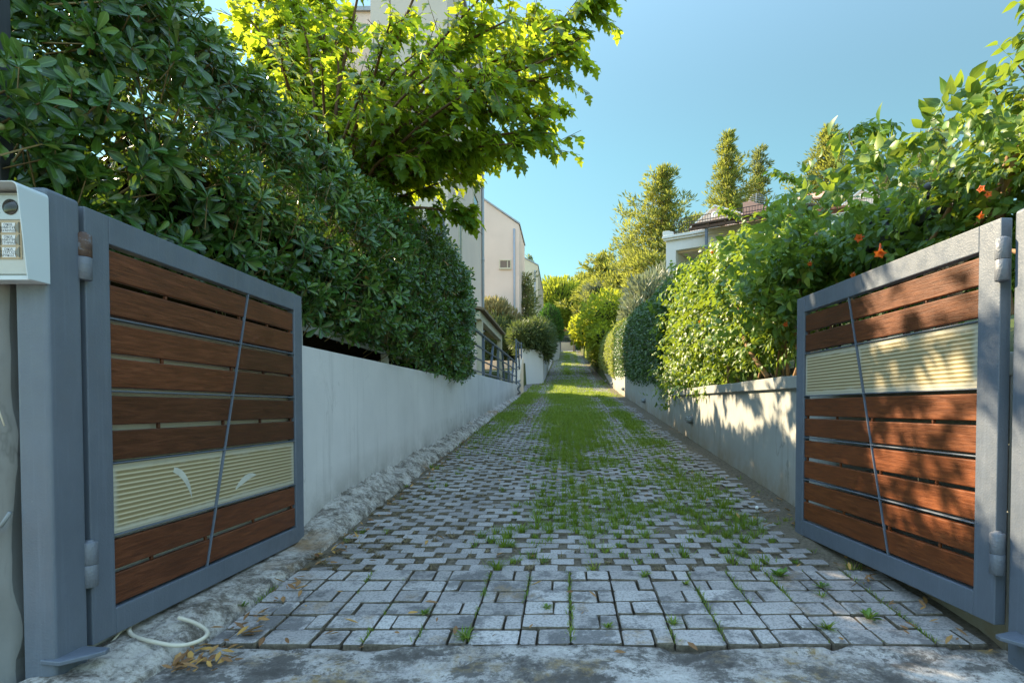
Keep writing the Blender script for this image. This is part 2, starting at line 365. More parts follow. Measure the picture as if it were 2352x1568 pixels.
M['button'] = plain('button', (.20,.19,.15), .4)
M['cable'] = plain('pale_cable', (.52,.47,.37), .5, .4, var=.1)
M['grey_cable'] = plain('grey_cable', (.20,.21,.21), .6)
M['lamp_glass'] = plain('ribbed_lamp_glass', (.30,.33,.34), .2, .6, var=.1)
M['lamp_metal'] = plain('lamp_metal', (.22,.23,.235), .5, .5, .3)
M['pipe'] = plain('grey_pipe', (.30,.32,.35), .5, .4, var=.08)
M['window_glass'] = plain('window_glass', (.06,.07,.075), .1, .8)
M['frame_cream'] = plain('cream_frame', (.50,.45,.33), .5)
M['slats_blue'] = plain('blue_grey_shutter', (.10,.115,.16), .5)
M['white_paint'] = plain('white_paint', (.62,.63,.64), .6, .3, var=.05)
M['timber'] = plain('brown_timber', (.095,.052,.033), .7, .3, var=.25)
M['pale_timber'] = plain('pale_timber', (.50,.43,.31), .7, .3, var=.1)
M['straw'] = plain('straw_underside', (.22,.16,.10), .85, .1, var=.3)
k = N('terracotta_tile'); co = k.coord(); wv = k.n('TexWave'); wv.inputs['Scale'].default_value = 1.6; k.l(co, wv.inputs['Vector'])
k.base(k.ramp(wv.outputs['Fac'], [(0,(.26,.09,.05)),(1,(.47,.20,.12))]), .8, .2); M['tile'] = k.m
M['lamp_white'] = plain('white_globe', (.75,.75,.73), .4)
M['core_green'] = plain('shade_core_green', (.030,.042,.014), .95, .05, var=.6, sc=12)  # greener solid filler for shrubs, inner shade put into its colour
M['flower'] = leaf_mat('orange_petals', (.62,.10,.015), (.72,.16,.02), (.80,.26,.03), (.85,.25,.03), .35, .5, 0)
M['dry_leaf'] = leaf_mat('dry_leaf', (.16,.075,.03), (.30,.16,.06), (.44,.25,.06), (.4,.25,.08), .15, .7, .15)
M['fruit'] = plain('green_fruit', (.16,.17,.05), .5)
# foliage
M['pitto'] = leaf_mat('glossy_hedge_leaf', (.018,.055,.010), (.034,.095,.014), (.075,.165,.022), (.22,.36,.03), .18, .30, .55, .5, (.11,.15,.03))
M['pitto_old'] = leaf_mat('yellowed_leaf', (.22,.10,.02), (.30,.16,.03), (.36,.22,.04), (.4,.25,.05), .2, .5, .2)
M['mulberry'] = leaf_mat('lobed_tree_leaf', (.030,.085,.012), (.055,.13,.016), (.10,.19,.022), (.56,.66,.03), .54, .42, .25, .4)
M['vine'] = leaf_mat('vine_leaflet', (.030,.082,.013), (.06,.14,.02), (.14,.23,.03), (.40,.52,.04), .32, .44, .3, .4, (.26,.32,.05))
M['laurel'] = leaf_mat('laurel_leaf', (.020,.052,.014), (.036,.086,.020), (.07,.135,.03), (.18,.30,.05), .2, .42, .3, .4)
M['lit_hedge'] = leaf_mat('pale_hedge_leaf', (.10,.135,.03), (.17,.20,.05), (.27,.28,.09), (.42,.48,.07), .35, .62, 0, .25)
M['lime'] = leaf_mat('lime_shrub_leaf', (.09,.15,.013), (.16,.22,.02), (.25,.30,.03), (.58,.62,.04), .45, .6, 0, .25)
M['pine'] = leaf_mat('pine_needles', (.085,.11,.024), (.14,.165,.034), (.21,.22,.05), (.44,.46,.07), .42, .6, 0, .2)
M['pine_grey'] = leaf_mat('grey_pine_needles', (.07,.095,.035), (.115,.14,.048), (.17,.19,.065), (.34,.37,.09), .4, .6, 0, .2)
M['round_pine'] = leaf_mat('bright_pine_needles', (.11,.15,.015), (.17,.22,.024), (.25,.28,.033), (.55,.6,.05), .42, .6, 0, .2)
M['olive'] = leaf_mat('olive_leaf', (.14,.16,.10), (.21,.225,.15), (.30,.31,.22), (.3,.34,.15), .25, .55, 0, .3)
M['thuja'] = leaf_mat('thuja_leaf', (.02,.06,.010), (.035,.095,.014), (.06,.13,.02), (.14,.32,.03), .25, .6, 0, .2)
M['sage'] = leaf_mat('feathery_leaf', (.035,.06,.022), (.06,.09,.032), (.10,.13,.05), (.2,.26,.06), .25, .6, 0, .2)
M['buff'] = leaf_mat('buff_plume', (.16,.15,.06), (.24,.21,.09), (.33,.29,.14), (.42,.38,.15), .3, .6, 0, .2)
M['red_leaf'] = leaf_mat('red_hedge_leaf', (.16,.05,.02), (.28,.09,.03), (.36,.14,.05), (.4,.14,.04), .3, .5, 0)
M['grass'] = leaf_mat('grass_blade', (.055,.115,.016), (.10,.18,.024), (.18,.25,.045), (.42,.52,.04), .42, .5, 0, .3, (.30,.24,.11))
M['dry_grass'] = leaf_mat('dry_grass_blade', (.13,.10,.05), (.21,.16,.085), (.29,.23,.12), (.3,.24,.12), .25, .7, 0, .2)
M['weed'] = leaf_mat('weed_leaf', (.05,.12,.015), (.08,.17,.02), (.13,.23,.03), (.3,.45,.04), .3, .45, .2)

# ------------------------------------------------------------------ ground, drive, walls
PY = [-60, 0, 2.1, 18.7, 25.6, 44, 71, 100, 200, 400, 900]
PZ = [0, 0, 0, 1.31, 1.96, 4.19, 7.7, 11.3, 24, 46, 80]
def zd(Y): return np.interp(Y, PY, PZ)
def xl(Y): return np.interp(Y, [4, 9, 18.7, 60], [-1.615, -1.55, -1.47, -1.3])
def xr(Y): return 1.65 + .0065*(np.asarray(Y, float) - 4)
def ztop_left(Y): return np.interp(Y, [1.8, 3.3, 9.38, 9.4, 17.6, 18.0, 19.4], [1.25, 1.262, 1.305, 1.447, 1.575, 1.62, 2.5])
def zg(X, Y):
    d = float(zd(Y))
    if Y < 2.05: return -.05
    if -1.7 < X < 1.8: return d - .12
    if X < 0:
        base_ = max(1.12, d + .75) if Y < 22 else d + .9
        return base_ + max(0, -X - 8)*.12
    return max(1.0, d + .75) + min(max(0, X - 2.2), 60)*.27
gx = [-500,-250,-120,-70,-45,-30,-20,-14,-10,-7,-5,-3.5,-2.5,-1.95,-1.74,-1.68,-.8,0,.8,1.76,1.83,2.2,3,4,6,9,13,18,25,35,50,80,140,260,500]
gy = [-80,-30,-8,0,1.5,2.0,2.12,2.4] + [3+i for i in range(27)] + [32,35,38,42,46,50,55,60,66,72,80,90,100,120,150,200,300,500,900]
gv = [(x, y, zg(x, y) + (float(fnoise(x, y, 0, .3, 5))-.5)*(.25 if abs(x) > 2.4 else 0)) for y in gy for x in gx]
nx = len(gx); gf = [(j*nx+i, j*nx+i+1, (j+1)*nx+i+1, (j+1)*nx+i) for j in range(len(gy)-1) for i in range(nx-1)]
tag(MB().add(gv, gf, True).build('ground', M['ground']), kind='structure')
# soil bed under the paving
ys = np.concatenate([np.arange(1.9, 12, .12), np.arange(12, 30, .4), np.arange(30, 76, 1.5)])
xs = np.linspace(-1.7, 1.85, 45); X, Y = np.meshgrid(xs, ys)
X = np.where(Y > 19, X*1.15, X)
Z = zd(Y) - .013 + (fnoise(X, Y, 0, 9, 3) - .5)*.016 + np.where(Y > 2.95, np.clip(fnoise(X, Y, 0, 1.9, 13) - .55, 0, 1)*.05 + (np.abs(fnoise(X, Y, 0, 3.1, 14)-.5))*.010, 0) + np.clip(X - 1.38, 0, .4)*.10
Z = np.where(Y < 2.87, Z - .020, Z - .004); Z = np.where(Y < 2.2, np.minimum(Z, -.02), Z)
n1 = len(xs); sv = np.stack([X, Y, Z], -1).reshape(-1, 3)
tag(MB().add(sv, [(j*n1+i, j*n1+i+1, (j+1)*n1+i+1, (j+1)*n1+i) for j in range(len(ys)-1) for i in range(n1-1)], True).build('driveway_soil', M['soil']), kind='structure')
# concrete apron at the gateway
ys = np.concatenate([[-8, -4, -2], np.arange(-1, 1.5, .1), np.arange(1.5, 2.2, .02)]); xs = np.concatenate([[-8,-5,-3], np.arange(-2, 2.6, .035), [3.2,5,8]])
X, Y = np.meshgrid(xs, ys)
edge = 2.115 + (fnoise(X, 0, 0, 3.5, 11) - .5)*.06
Yc = np.minimum(Y, edge)
Z = .004 + (fnoise(X, Y, 0, 2.2, 21) - .5)*.035 + (fnoise(X, Y, 0, 14, 23) - .5)*.012
Z = np.where(Y > edge - .01, -.03, Z) - np.clip(np.abs(X+.0) - 1.38, 0, .5)*.05
crack = np.abs(fnoise(X, Y*2.5, 0, 1.6, 31) - .5); Z = Z - np.where((crack < .012) & (Y > 1.2), .012, 0)
n1 = len(xs); sv = np.stack([X, Yc, Z], -1).reshape(-1, 3)
tag(MB().add(sv, [(j*n1+i, j*n1+i+1, (j+1)*n1+i+1, (j+1)*n1+i) for j in range(len(ys)-1) for i in range(n1-1)], True).build('concrete_apron', M['apron']), kind='structure')

def pavers(name, P, m, corners=8):
    """P: rows (cx, cy, hx, hy, ztop, angle, rnd): worn blocks with rounded edges, one mesh"""
    P = np.array(P); n = len(P)
    if corners == 8:
        c = .09; ring = np.array([(-1,-1+c*1.3),(-1+c,-1),(1-c,-1),(1,-1+c*1.3),(1,1-c*1.3),(1-c,1),(-1+c,1),(-1,1-c*1.3)])
    else: ring = np.array([(-1,-1),(1,-1),(1,1),(-1,1)], float)
    k = len(ring); vs = []
    for dz, ins in ((-.05, 0.0), (-.006, 0.0), (-.0015, .002), (0, .007)):
        x = ring[None,:,0]*np.maximum(P[:,2:3] - ins, .006) + rng.normal(0, .0016, (n, k)); y = ring[None,:,1]*np.maximum(P[:,3:4] - ins, .006) + rng.normal(0, .0014, (n, k))
        ca, sa = np.cos(P[:,5:6]), np.sin(P[:,5:6])
        wx, wy = P[:,0:1] + x*ca - y*sa, P[:,1:2] + x*sa + y*ca
        tilt = rng.normal(0, .014, (n,1))*x + rng.normal(0, .016, (n,1))*y
        wz = P[:,4:5] + dz + tilt + rng.normal(0, .0012, (n,k)) + (zd(wy) - zd(P[:,1:2]))
        vs.append(np.stack([wx, wy, wz], -1))
    V = np.concatenate(vs, 1).reshape(-1, 3); K = 4*k
    f = [[r*k+i, r*k+(i+1)%k, (r+1)*k+(i+1)%k, (r+1)*k+i] for r in range(3) for i in range(k)]
    lp = np.concatenate([np.array(f).ravel(), np.arange(3*k, 4*k)]); L = len(lp)
    st = np.concatenate([np.arange(len(f))*4, [len(f)*4]])
    me = raw_mesh(name, V, (st[None] + (np.arange(n)*L)[:,None]).ravel(), (lp[None] + (np.arange(n)*K)[:,None]).ravel(), False, {'rnd': np.repeat(P[:,6], K)})
    o = link(name, me, m); me.materials.append(M['soil'])                # earth on the sunk edges, its dark colour also standing in for joint shade
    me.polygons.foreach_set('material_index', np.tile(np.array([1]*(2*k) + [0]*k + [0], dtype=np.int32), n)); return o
P = []; pitch = .196; dy = .127
for r_ in range(6):
    y = 2.125 + (r_+.5)*dy; c0 = -1.38 + .012*r_
    for c in range(15):
        x0 = .018 - 7*pitch + c*pitch
        if x0 > 1.42 + .02*r_: continue
        q = rng.random()*.55 + .45*float(fnoise(x0, y, 0, 1.4, 41))
        def put(a, b):
            if a < -1.37: a = -1.37
            if b - a < .04: return
            P.append((x0*0 + (a+b)/2, y + rng.normal(0,.0015), (b-a)/2 - .0036, dy/2 - .0044, float(zd(y)) + rng.normal(0,.0025), rng.normal(0,.008), np.clip(q + rng.normal(0,.15), 0, 1)))
        if (r_ + c) % 2: put(x0, x0 + pitch)
        else:
            s_ = .125 + rng.normal(0,.004)
            if (r_//2 + c) % 3 == 0: put(x0, x0+pitch-s_); put(x0+pitch-s_, x0+pitch)
            else: put(x0, x0+s_); put(x0+s_, x0+pitch)
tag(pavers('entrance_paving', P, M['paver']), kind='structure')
def xL(y): return -1.37 if y < 17.5 else (-1.75 if y < 25 else -1.05)
P = []; HOLES = []; pitch = .166; row = .0885
y = 2.125 + 6*dy + row/2; i = 0
while y < 73:
    lo, hi = xL(y), float(xr(y)) - .04 - (.16 if y < 4 else 0)
    even = i % 2 == 0
    for c in range(int(lo/pitch)-1, int(hi/pitch)+2):
        a = c*pitch + (0 if even else .078) + rng.normal(0,.006); b = a + .130 + rng.normal(0,.008)
        if a < lo or b > hi: continue
        if y < 20: a += rng.normal(0,.004); b += rng.normal(0,.004)
        q = np.clip(rng.random()*.7 + .3*float(fnoise(c, i, 0, .13, 43)), 0, 1)
        z = float(zd(y)) + rng.normal(0, .003) - .002 + (float(fnoise(a, y, 0, 1.6, 15)) - .5)*.016 - (.012 if rng.random() < .05 else 0)
        P.append(((a+b)/2, y + rng.normal(0,.003), (b-a)/2 - .003, row/2 - .0046, z, rng.normal(0,.02), q))
    y += row; i += 1
near = [p for p in P if p[1] < 9]; far = [p for p in P if p[1] >= 9]
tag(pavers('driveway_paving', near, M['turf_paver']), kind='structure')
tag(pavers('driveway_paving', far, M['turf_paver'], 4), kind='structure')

def wall_mesh(name, ys, face, thick, top, m, parent=None, low_h=.35, side=1):
    """a wall along the drive: face(Y) is the drive-side plane, side=+1 puts the body at smaller X"""
    V, low = [], []
    for y in ys:
        f, t, b = float(face(y)), float(top(y)), float(zd(y)) - .4
        rows = [b, float(zd(y)), float(zd(y)) + .12, float(zd(y)) + low_h, max(float(zd(y)) + low_h + .02, t - .02), t]
        for h in rows:
            V.append((f + (float(fnoise(f, y, h, 2.5, 51)) - .5)*.008, y, min(h, t))); low.append(max(0, 1 - max(0, (h - float(zd(y))))/low_h))
        V.append((f - side*thick, y, t)); low.append(0); V.append((f - side*thick, y, b)); low.append(0)
    k = 8; F = []
    for j in range(len(ys)-1):
        for i in range(k-1): F.append((j*k+i, j*k+i+1, (j+1)*k+i+1, (j+1)*k+i))
    F.append(tuple(range(k))); F.append(tuple((len(ys)-1)*k + i for i in range(k-1,-1,-1)))
    me = bpy.data.meshes.new(name); me.from_pydata(V, [], F)
    bm = bmesh.new(); bm.from_mesh(me); bmesh.ops.recalc_face_normals(bm, faces=bm.faces); bm.to_mesh(me); bm.free()
    a = me.attributes.new('low', 'FLOAT', 'POINT'); a.data.foreach_set('value', np.array(low, dtype=np.float32))
    return link(name, me, m, parent)
ysl = sorted(list(np.arange(1.87, 9.39, .47)) + [9.385, 9.4] + list(np.arange(9.9, 17.6, .5)) + [17.6, 18.0])
tag(wall_mesh('garden_wall', ysl, xl, .2, ztop_left, M['left_wall']), 'smooth pale grey plastered wall with a stepped top, under the glossy hedge', 'wall')
# end pier of that wall, its top sweeping upwards
ye = list(np.linspace(18.02, 19.6, 9))
tag(wall_mesh('wall_end', ye, lambda y: xl(y) + .02, .22, lambda y: np.interp(y, [18, 18.3, 19.3, 19.6], [1.7, 1.95, 2.55, 2.5]), M['cream_wall']), 'short cream wall end whose top sweeps up past the grey railing', 'wall')
ysr = list(np.arange(2.12, 9.15, .45)) + [9.15]
t = thing('boundary_wall', (0, 0, 0), 'weathered grey wall with a coping under the flowering vine, behind the sunlit gate leaf', 'wall')
wall_mesh('wall_body', ysr, xr, .22, lambda y: np.interp(y, [2, 4.15, 9.2], [1.0, 1.02, 1.065]), M['right_wall'], t, .3, -1)
mb = MB()
yc = list(np.arange(2.12, 9.2, .44))
V = []
for y in yc:
    f = float(xr(y)); z0 = float(np.interp(y, [2, 4.15, 9.2], [1.001, 1.021, 1.066])); j = (float(fnoise(0, y, 0, 3, 8)) - .5)*.016
    V += [(f-.035+j*.4, y, z0), (f-.035+j*.4, y, z0+.088+j), (f+.25, y, z0+.092), (f+.25, y, z0)]
F = [(4*i+a, 4*i+(a+1)%4, 4*i+4+(a+1)%4, 4*i+4+a) for i in range(len(yc)-1) for a in range(4)] + [(0,1,2,3), (4*len(yc)-1, 4*len(yc)-2, 4*len(yc)-3, 4*len(yc)-4)]
mb.add(V, F); mb.build('coping', M['right_wall'], t, .006)
ysr = [9.16] + list(np.arange(9.6, 29, .6))
tag(wall_mesh('retaining_wall', ysr, xr, .3, lambda y: zd(y) + np.interp(y, [9, 16, 29], [.80, .62, .70]), M['right_wall'], None, .3, -1), 'long grey wall without coping running up the drive below the clipped hedges', 'wall')

# stone footing along the foot of the left wall
ys = np.concatenate([np.arange(1.45, 9, .022), np.arange(9, 17.4, .1)]); prof = [(-.02,.13), (.0,.122), (.02,.113), (.04,.107), (.06,.10), (.085,.093), (.11,.085), (.135,.075), (.16,.062), (.18,.049), (.20,.032), (.215,.012), (.225,-.005), (.235,-.06)]
V = []
for y in ys:
    b0 = float(xl(y)) if y > 1.9 else -1.62; sc = float(np.interp(y, [1.5, 2.6, 3.6, 9, 16.5, 17.4], [.85, .9, 1.0, .9, .65, .3]))
    w_ = (-1.365 - b0)/.235 if y < 14 else np.interp(y, [14, 17.4], [(-1.365-b0)/.235, .5])
    if y < 2: w_ *= 1.05
    for i, (dx, dz) in enumerate(prof):
        nz = (float(fnoise(dx*3, y, 0, 4.5, 61, 4)) - .5)*.06*(1 if i < 13 else 0) + abs(float(fnoise(dx*2, y, 0, 11, 62, 4)) - .5)*.11 - .012
        V.append((b0 + dx*w_ + (float(fnoise(dx, y, 1, 7, 63)) - .5)*.045*(i > 0), y, min(max(float(zd(y)), 0) + dz*sc*.82 + nz*min(1, sc), float(np.interp(y, [1.4, 1.95, 2.3, 3.3, 3.5, 4.4, 4.41], [.05, .07, .078, .090, .15, .35, 99])) + nz*.25)))
n1 = len(prof)
tag(MB().add(V, [(j*n1+i, j*n1+i+1, (j+1)*n1+i+1, (j+1)*n1+i) for j in range(len(ys)-1) for i in range(n1-1)], True).build('stone_kerb', M['footing']),
    'rough stony concrete kerb along the foot of the pale wall, stained ochre near the gate', 'kerb')
# loose stones by the post
for q, (x, y, s_, lab) in enumerate([(-1.50, 1.84, .05, 'rounded grey stone bedded in the kerb by the pale cable'), (-1.55, 1.90, .04, 'small pale stone below the hinge end of the shaded gate leaf'), (-1.40, 1.66, .05, 'mossy lump of stone at the foot of the post with the entry phone')]):
    mb = MB(); mb.ball((x, y, .045), (s_, s_*.8, s_*.6), 14, 9)
    mb.v = [tuple(np.array(p) + (np.array([fnoise(p[0], p[1], p[2], 18, 70+q+i_) for i_ in range(3)]) - .5)*s_*.7) for p in mb.v]
    tag(mb.build('stone', M['footing']), lab, 'stone')

# ------------------------------------------------------------------ gate posts and gate leaves
def gate_post(f, x_in, y0, y1, z1, plate, lab):
    t = thing('gate_post', (x_in - f*.05, (y0+y1)/2, 0), lab, 'gate post')
    h = (y1-y0)/2
    MB().box(-.05, .05, -h, h, -.1, z1).build('post_body', M['grey_paint'], t, .013, 4)
    mb = MB(); mb.prism([(p[0] - t.location.x, p[1] - t.location.y) for p in plate], 'z', .104, .118); mb.build('stop_plate', M['grey_paint'], t, .003)
    return t
gate_post(1, -1.556, 1.733, 1.858, 1.545, [(-1.60,1.728),(-1.53,1.716),(-1.475,1.772),(-1.455,1.80),(-1.462,1.825),(-1.54,1.835),(-1.60,1.83)], 'slim dark grey gate post carrying the entry phone, in shade')
gate_post(-1, 1.543, 1.85, 1.995, 1.56, [(1.60,1.84),(1.50,1.83),(1.452,1.905),(1.455,1.93),(1.52,1.955),(1.60,1.95)], 'slim grey gate post dappled with sun at the hinges of the sunlit leaf')

def gate(f, loc, rz, label, plastic_row, wm):
    t = thing('gate_leaf', loc, label, 'gate', 'pair of driveway gate leaves', rz)
    W, H, th = 1.534, 1.44, .042; s0, s1, z0, z1 = .100, W-.094, .092, H-.095
    def bx(mb, s_a, s_b, za, zb, da, db): mb.box(min(-f*da,-f*db), max(-f*da,-f*db), s_a, s_b, za, zb); return mb
    mb = MB(); bx(mb, 0, s0, 0, H, 0, th); bx(mb, s1, W, 0, H, 0, th); bx(mb, s0, s1, 0, z0, .0, th); bx(mb, s0, s1, z1, H, .0, th)
    mb.build('frame', M['grey_paint'], t, .0035)
    mh = (z1-z0)/5
    def div(z): return s0 + (s1-s0)*(.385 + .265*(z-z0)/(z1-z0))
    mb = MB()
    for q in range(1,5):
        z = z0 + q*mh; bx(mb, s0, s1, z-.0025, z+.0025, .003, .034)
    mb.build('cross_bar', M['grey_paint'], t, .0015)
    mb = MB(); a, b = div(z0), div(z1); h = .0028
    v = []
    for d in (.0015, .014):
        v += [(-f*d, a-h, z0), (-f*d, a+h, z0), (-f*d, b+h, z1), (-f*d, b-h, z1)]
    mb.add(v, [(0,1,2,3),(7,6,5,4),(0,4,5,1),(1,5,6,2),(2,6,7,3),(3,7,4,0)]); mb.build('divider_bar', M['grey_paint'], t, .001)
    def cell(mb, sa, sb, za, zb, d0, d1):
        """a board whose far or near end follows the slanting divider; sa/sb: numbers or 'L'/'R' of the divider"""
        def e(x, z): return div(z) + (.0055 if x == 'R' else -.0055) if isinstance(x, str) else x
        v = []
        for d in (d0, d1): v += [(-f*d, e(sa,za), za), (-f*d, e(sb,za), za), (-f*d, e(sb,zb), zb), (-f*d, e(sa,zb), zb)]
        mb.add(v, [(0,1,2,3),(7,6,5,4),(0,4,5,1),(1,5,6,2),(2,6,7,3),(3,7,4,0)])
    for q in range(5):
        za, zb = z0 + q*mh + .010, z0 + (q+1)*mh - .014
        for (sa, sb) in ((s0+.004, 'L'), ('R', s1-.004)):
            if 4 - q == plastic_row:
                mb = MB(); cell(mb, sa, sb, za-.006, zb+.009, .012, .020); p = mb.build('plastic_panel', M['plastic'], t)
                if f > 0:                                            # smeared old adhesive: a broad arc and a daub
                    arc = [(.40 + .135*math.sin(a_), zb - .225 + .185*math.cos(a_), .014*math.sin(math.pi*min(1, .25 + q_/11))) for q_, a_ in enumerate(np.linspace(.15, 1.70, 12))] if sb == 'L' else [(div(za)+.16 + q_*.03, za + .045 + .02*q_ - .002*q_*q_, .016*math.sin(math.pi*(q_+.6)/7)) for q_ in range(7)]
                    sm_ = MB(); vv = []
                    for q_, (y_, z_, w_) in enumerate(arc):
                        p0_, p1_ = arc[max(0,q_-1)], arc[min(len(arc)-1,q_+1)]; tx, tz = p1_[0]-p0_[0], p1_[1]-p0_[1]; l_ = math.hypot(tx, tz)
                        vv += [(-f*.0116, y_ - tz/l_*w_, z_ + tx/l_*w_), (-f*.0112, y_, z_), (-f*.0116, y_ + tz/l_*w_, z_ - tx/l_*w_)]
                    sm_.add(vv, [(3*q_+c_, 3*q_+c_+1, 3*q_+c_+4, 3*q_+c_+3) for q_ in range(len(arc)-1) for c_ in (0,1)], True); sm_.build('adhesive_smear', M['smear'], p)
            else:
                mb = MB(); zm = (za+zb)/2; g = .0082 + rng.normal(0, .001)
                cell(mb, sa, sb, za + rng.normal(.001,.001), zm - g, .007, .028); cell(mb, sa, sb, zm + g, zb - rng.normal(.003,.0015), .0075, .0285)
                sp = div((za+zb)/2)
                if sb == 'L': c_ = (s0+.35*(sp-s0), sp - .03)
                else: c_ = (sp + .45*(s1-sp), s1 - .03)
                for x_ in c_: bx(mb, x_, x_+.012, zm-g-.001, zm+g+.001, .013, .026)
                mb.build('wood_panel', wm, t, .0045, 3)
    for zc in (.275 if f > 0 else .26, 1.272 if f > 0 else 1.29):
        rust = M['rusty_hinge'] if (f > 0 and zc > 1) else M['hinge']
        hb = MB(); hb.tube([(f*.004, -.013, zc-.074), (f*.004, -.013, zc-.072), (f*.004, -.013, zc-.003), (f*.004,-.013,zc-.001)], [.021,.0235,.0235,.022], 20)
        hb.box(min(f*.003,f*-.012), max(f*.003,f*-.012), -.028, -.014, zc-.07, zc-.006)
        ho = hb.build('hinge', M['hinge'], t)
        hb = MB(); hb.tube([(f*.004, -.012, zc), (f*.004, -.012, zc+.002), (f*.004, -.012, zc+.07), (f*.004,-.012,zc+.073), (f*.004,-.012,zc+.0735), (f*.004,-.012,zc+.079)], [.022,.0235,.0235,.021,.013,.011], 20)
        hb.box(min(f*.004,f*-.004), max(f*.004,f*-.004), -.012, .014, zc+.004, zc+.068)
        hb.build('hinge_barrel', rust, ho)
    return t
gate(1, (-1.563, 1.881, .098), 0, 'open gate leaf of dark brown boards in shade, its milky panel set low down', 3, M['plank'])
gate(-1, (1.526, 2.03, .110), R(3.8), 'open gate leaf of boards coloured warm for sunlight and dappled with sun, its milky panel near the top', 1, M['plank_sunlit'])

# ------------------------------------------------------------------ pier, pole, entry phone, cables
mb = MB(); xs_ = np.linspace(-2.5, -1.69, 28); zs_ = np.linspace(-.1, 1.40, 44); V = []
for z in zs_:
    for x in xs_:
        e = (float(fnoise(0, z, 0, 5, 81)) - .5)*.05*(x > -1.72)
        V.append((x + e, 1.752 + (float(fnoise(x, z, 0, 6, 82, 4)) - .5)*.03, z))
n1 = len(xs_); F = [(j*n1+i, j*n1+i+1, (j+1)*n1+i+1, (j+1)*n1+i) for j in range(len(zs_)-1) for i in range(n1-1)]
mb.add(V, F, True)
B = [(p[0], 2.15, p[2]) for p in V]; o_ = len(mb.v); mb.v += B
n2 = len(zs_)
for j in range(n2-1):
    for i in (0, n1-1): a, b = j*n1+i, (j+1)*n1+i; mb.f.append((a, b, b+o_, a+o_)); mb.sm.append(False)
for i in range(n1-1): a, b = (n2-1)*n1+i, (n2-1)*n1+i+1; mb.f.append((a, b, b+o_, a+o_)); mb.sm.append(False)
tag(mb.build('gate_pier', M['pier']), 'rough grey plastered pier behind the post with the entry phone', 'pier')
tag(MB().tube([(-1.716,1.742,1.05), (-1.712,1.736,.99), (-1.722,1.735,.93), (-1.712,1.734,.88), (-1.698,1.737,.83)], .0025, 6).build('thin_wire', M['cable']), 'thin pale wire hanging down the rough grey pier', 'wire')
tag(MB().tube([(-1.80,1.735,.50), (-1.735,1.728,.51), (-1.70,1.722,.53), (-1.672,1.722,.57)], .006, 6).build('wall_cable', M['grey_cable']), 'grey cable loop emerging from the rough pier near its foot', 'cable')
mb = MB(); mb.box(-1.905, -1.852, 1.90, 1.95, 1.3, 3.3); mb.box(-1.882, -1.870, 1.888, 1.8995, 1.3, 3.3)
tag(mb.build('metal_pole', M['dark_pole'], None, .003), 'dark grey square metal pole standing up in the hedge above the entry phone', 'pole')
tag(MB().box(1.67, 3.6, 2.0, 2.11, -.1, 1.12).build('front_wall', M['right_wall'], None, .006), 'grey street-side wall running off behind the hinge post of the sunlit gate leaf', 'wall')
# entry phone under its rain hood
xi, yi = -1.546, 1.733
t = thing('entry_phone', (xi, yi, 1.39), 'pale grey entry phone under a rain hood, fixed to the gate post beside the hedge', 'intercom')
zt, zb = 1.523-1.39, 1.254-1.39; Wd = .235
mb = MB()
n_ = 6; rr = .016; prof = [(0, zb)] + [(-rr + rr*math.cos(a), zt - rr + rr*math.sin(a)) for a in np.linspace(0, math.pi/2, n_)] + [(-Wd+rr - rr*math.sin(a), zt - rr + rr*math.cos(a)) for a in np.linspace(0, math.pi/2, n_)] + [(-Wd, zb)]
def hood_y(z): return -(.072 + (.028)*(z - zb)/(zt-zb))
out = [(x, z) for x, z in prof]; inn = [(max(-Wd+.003, min(-.003, x)) if abs(z - zt) > .02 else x*.974 - .003, z - (.003 if z > zb + .01 else 0)) for x, z in prof]
k_ = len(out); V = [(x, -.0005, z) for x, z in out] + [(x, hood_y(z), z) for x, z in out] + [(x, hood_y(z), z) for x, z in inn] + [(x, -.0005, z) for x, z in inn]
F = []
for i in range(k_-1):
    for r_ in range(3): F.append((r_*k_+i, r_*k_+i+1, (r_+1)*k_+i+1, (r_+1)*k_+i))
F += [(0, k_, 2*k_, 3*k_), (k_-1, 4*k_-1, 3*k_-1, 2*k_-1)]
mb.add(V, F); mb.box(-Wd+.004, -.004, -.06, -.001, zb-.0, zb+.012); mb.build('rain_hood', M['hood_paint'], t, .001)
MB().box(-Wd+.006, -.006, -.040, -.002, zb+.013, zt-.012).build('back_box', M['beige_plastic'], t, .002)
MB().box(-Wd+.012, -.018, -.0445, -.041, zb+.02, zt-.02).build('faceplate', M['faceplate'], t, .0015)
def ph(u, v): p = at(u, v, yi-.046); return p.x - xi, p.z - 1.39
fx, fz = ph(25, 476)
MB().box(fx-.10, fx+.030, -.0475, -.045, fz-.036, fz+.034).build('speaker_plate', M['alu'], t, .001)
mb = MB(); mb.tube([(fx, -.0476, fz), (fx, -.0495, fz), (fx,-.0505,fz)], [.0225,.0225,.021], 28); mb.build('camera_window', M['lens'], t)
mb = MB()
for q in range(5): mb.bar((fx-.062, -.0482, fz+.020-q*.0095), (fx-.031, -.0482, fz+.022-q*.0095), .001, .003)
mb.build('speaker_slots', M['ink'], t)
MB().box(fx-.10, fx+.030, -.0470, -.045, fz-.150, fz-.038).build('button_panel', M['amber'], t, .001)
names = ['ΟΙΚΙΑ\nΔΗΜΗΤΡΗ\nΜΙΧΑΗΛΙΔΗ', 'ΟΙΚΙΑ\nΔΗΜΗΤΡΗ\nΣΩΤΗΡΙΑΔΗ', 'ΟΙΚΙΑ\nΣΤΕΡΓΙΟΥ\nΚΑΡΑΚΩΣΤΑ']
dg_ = []
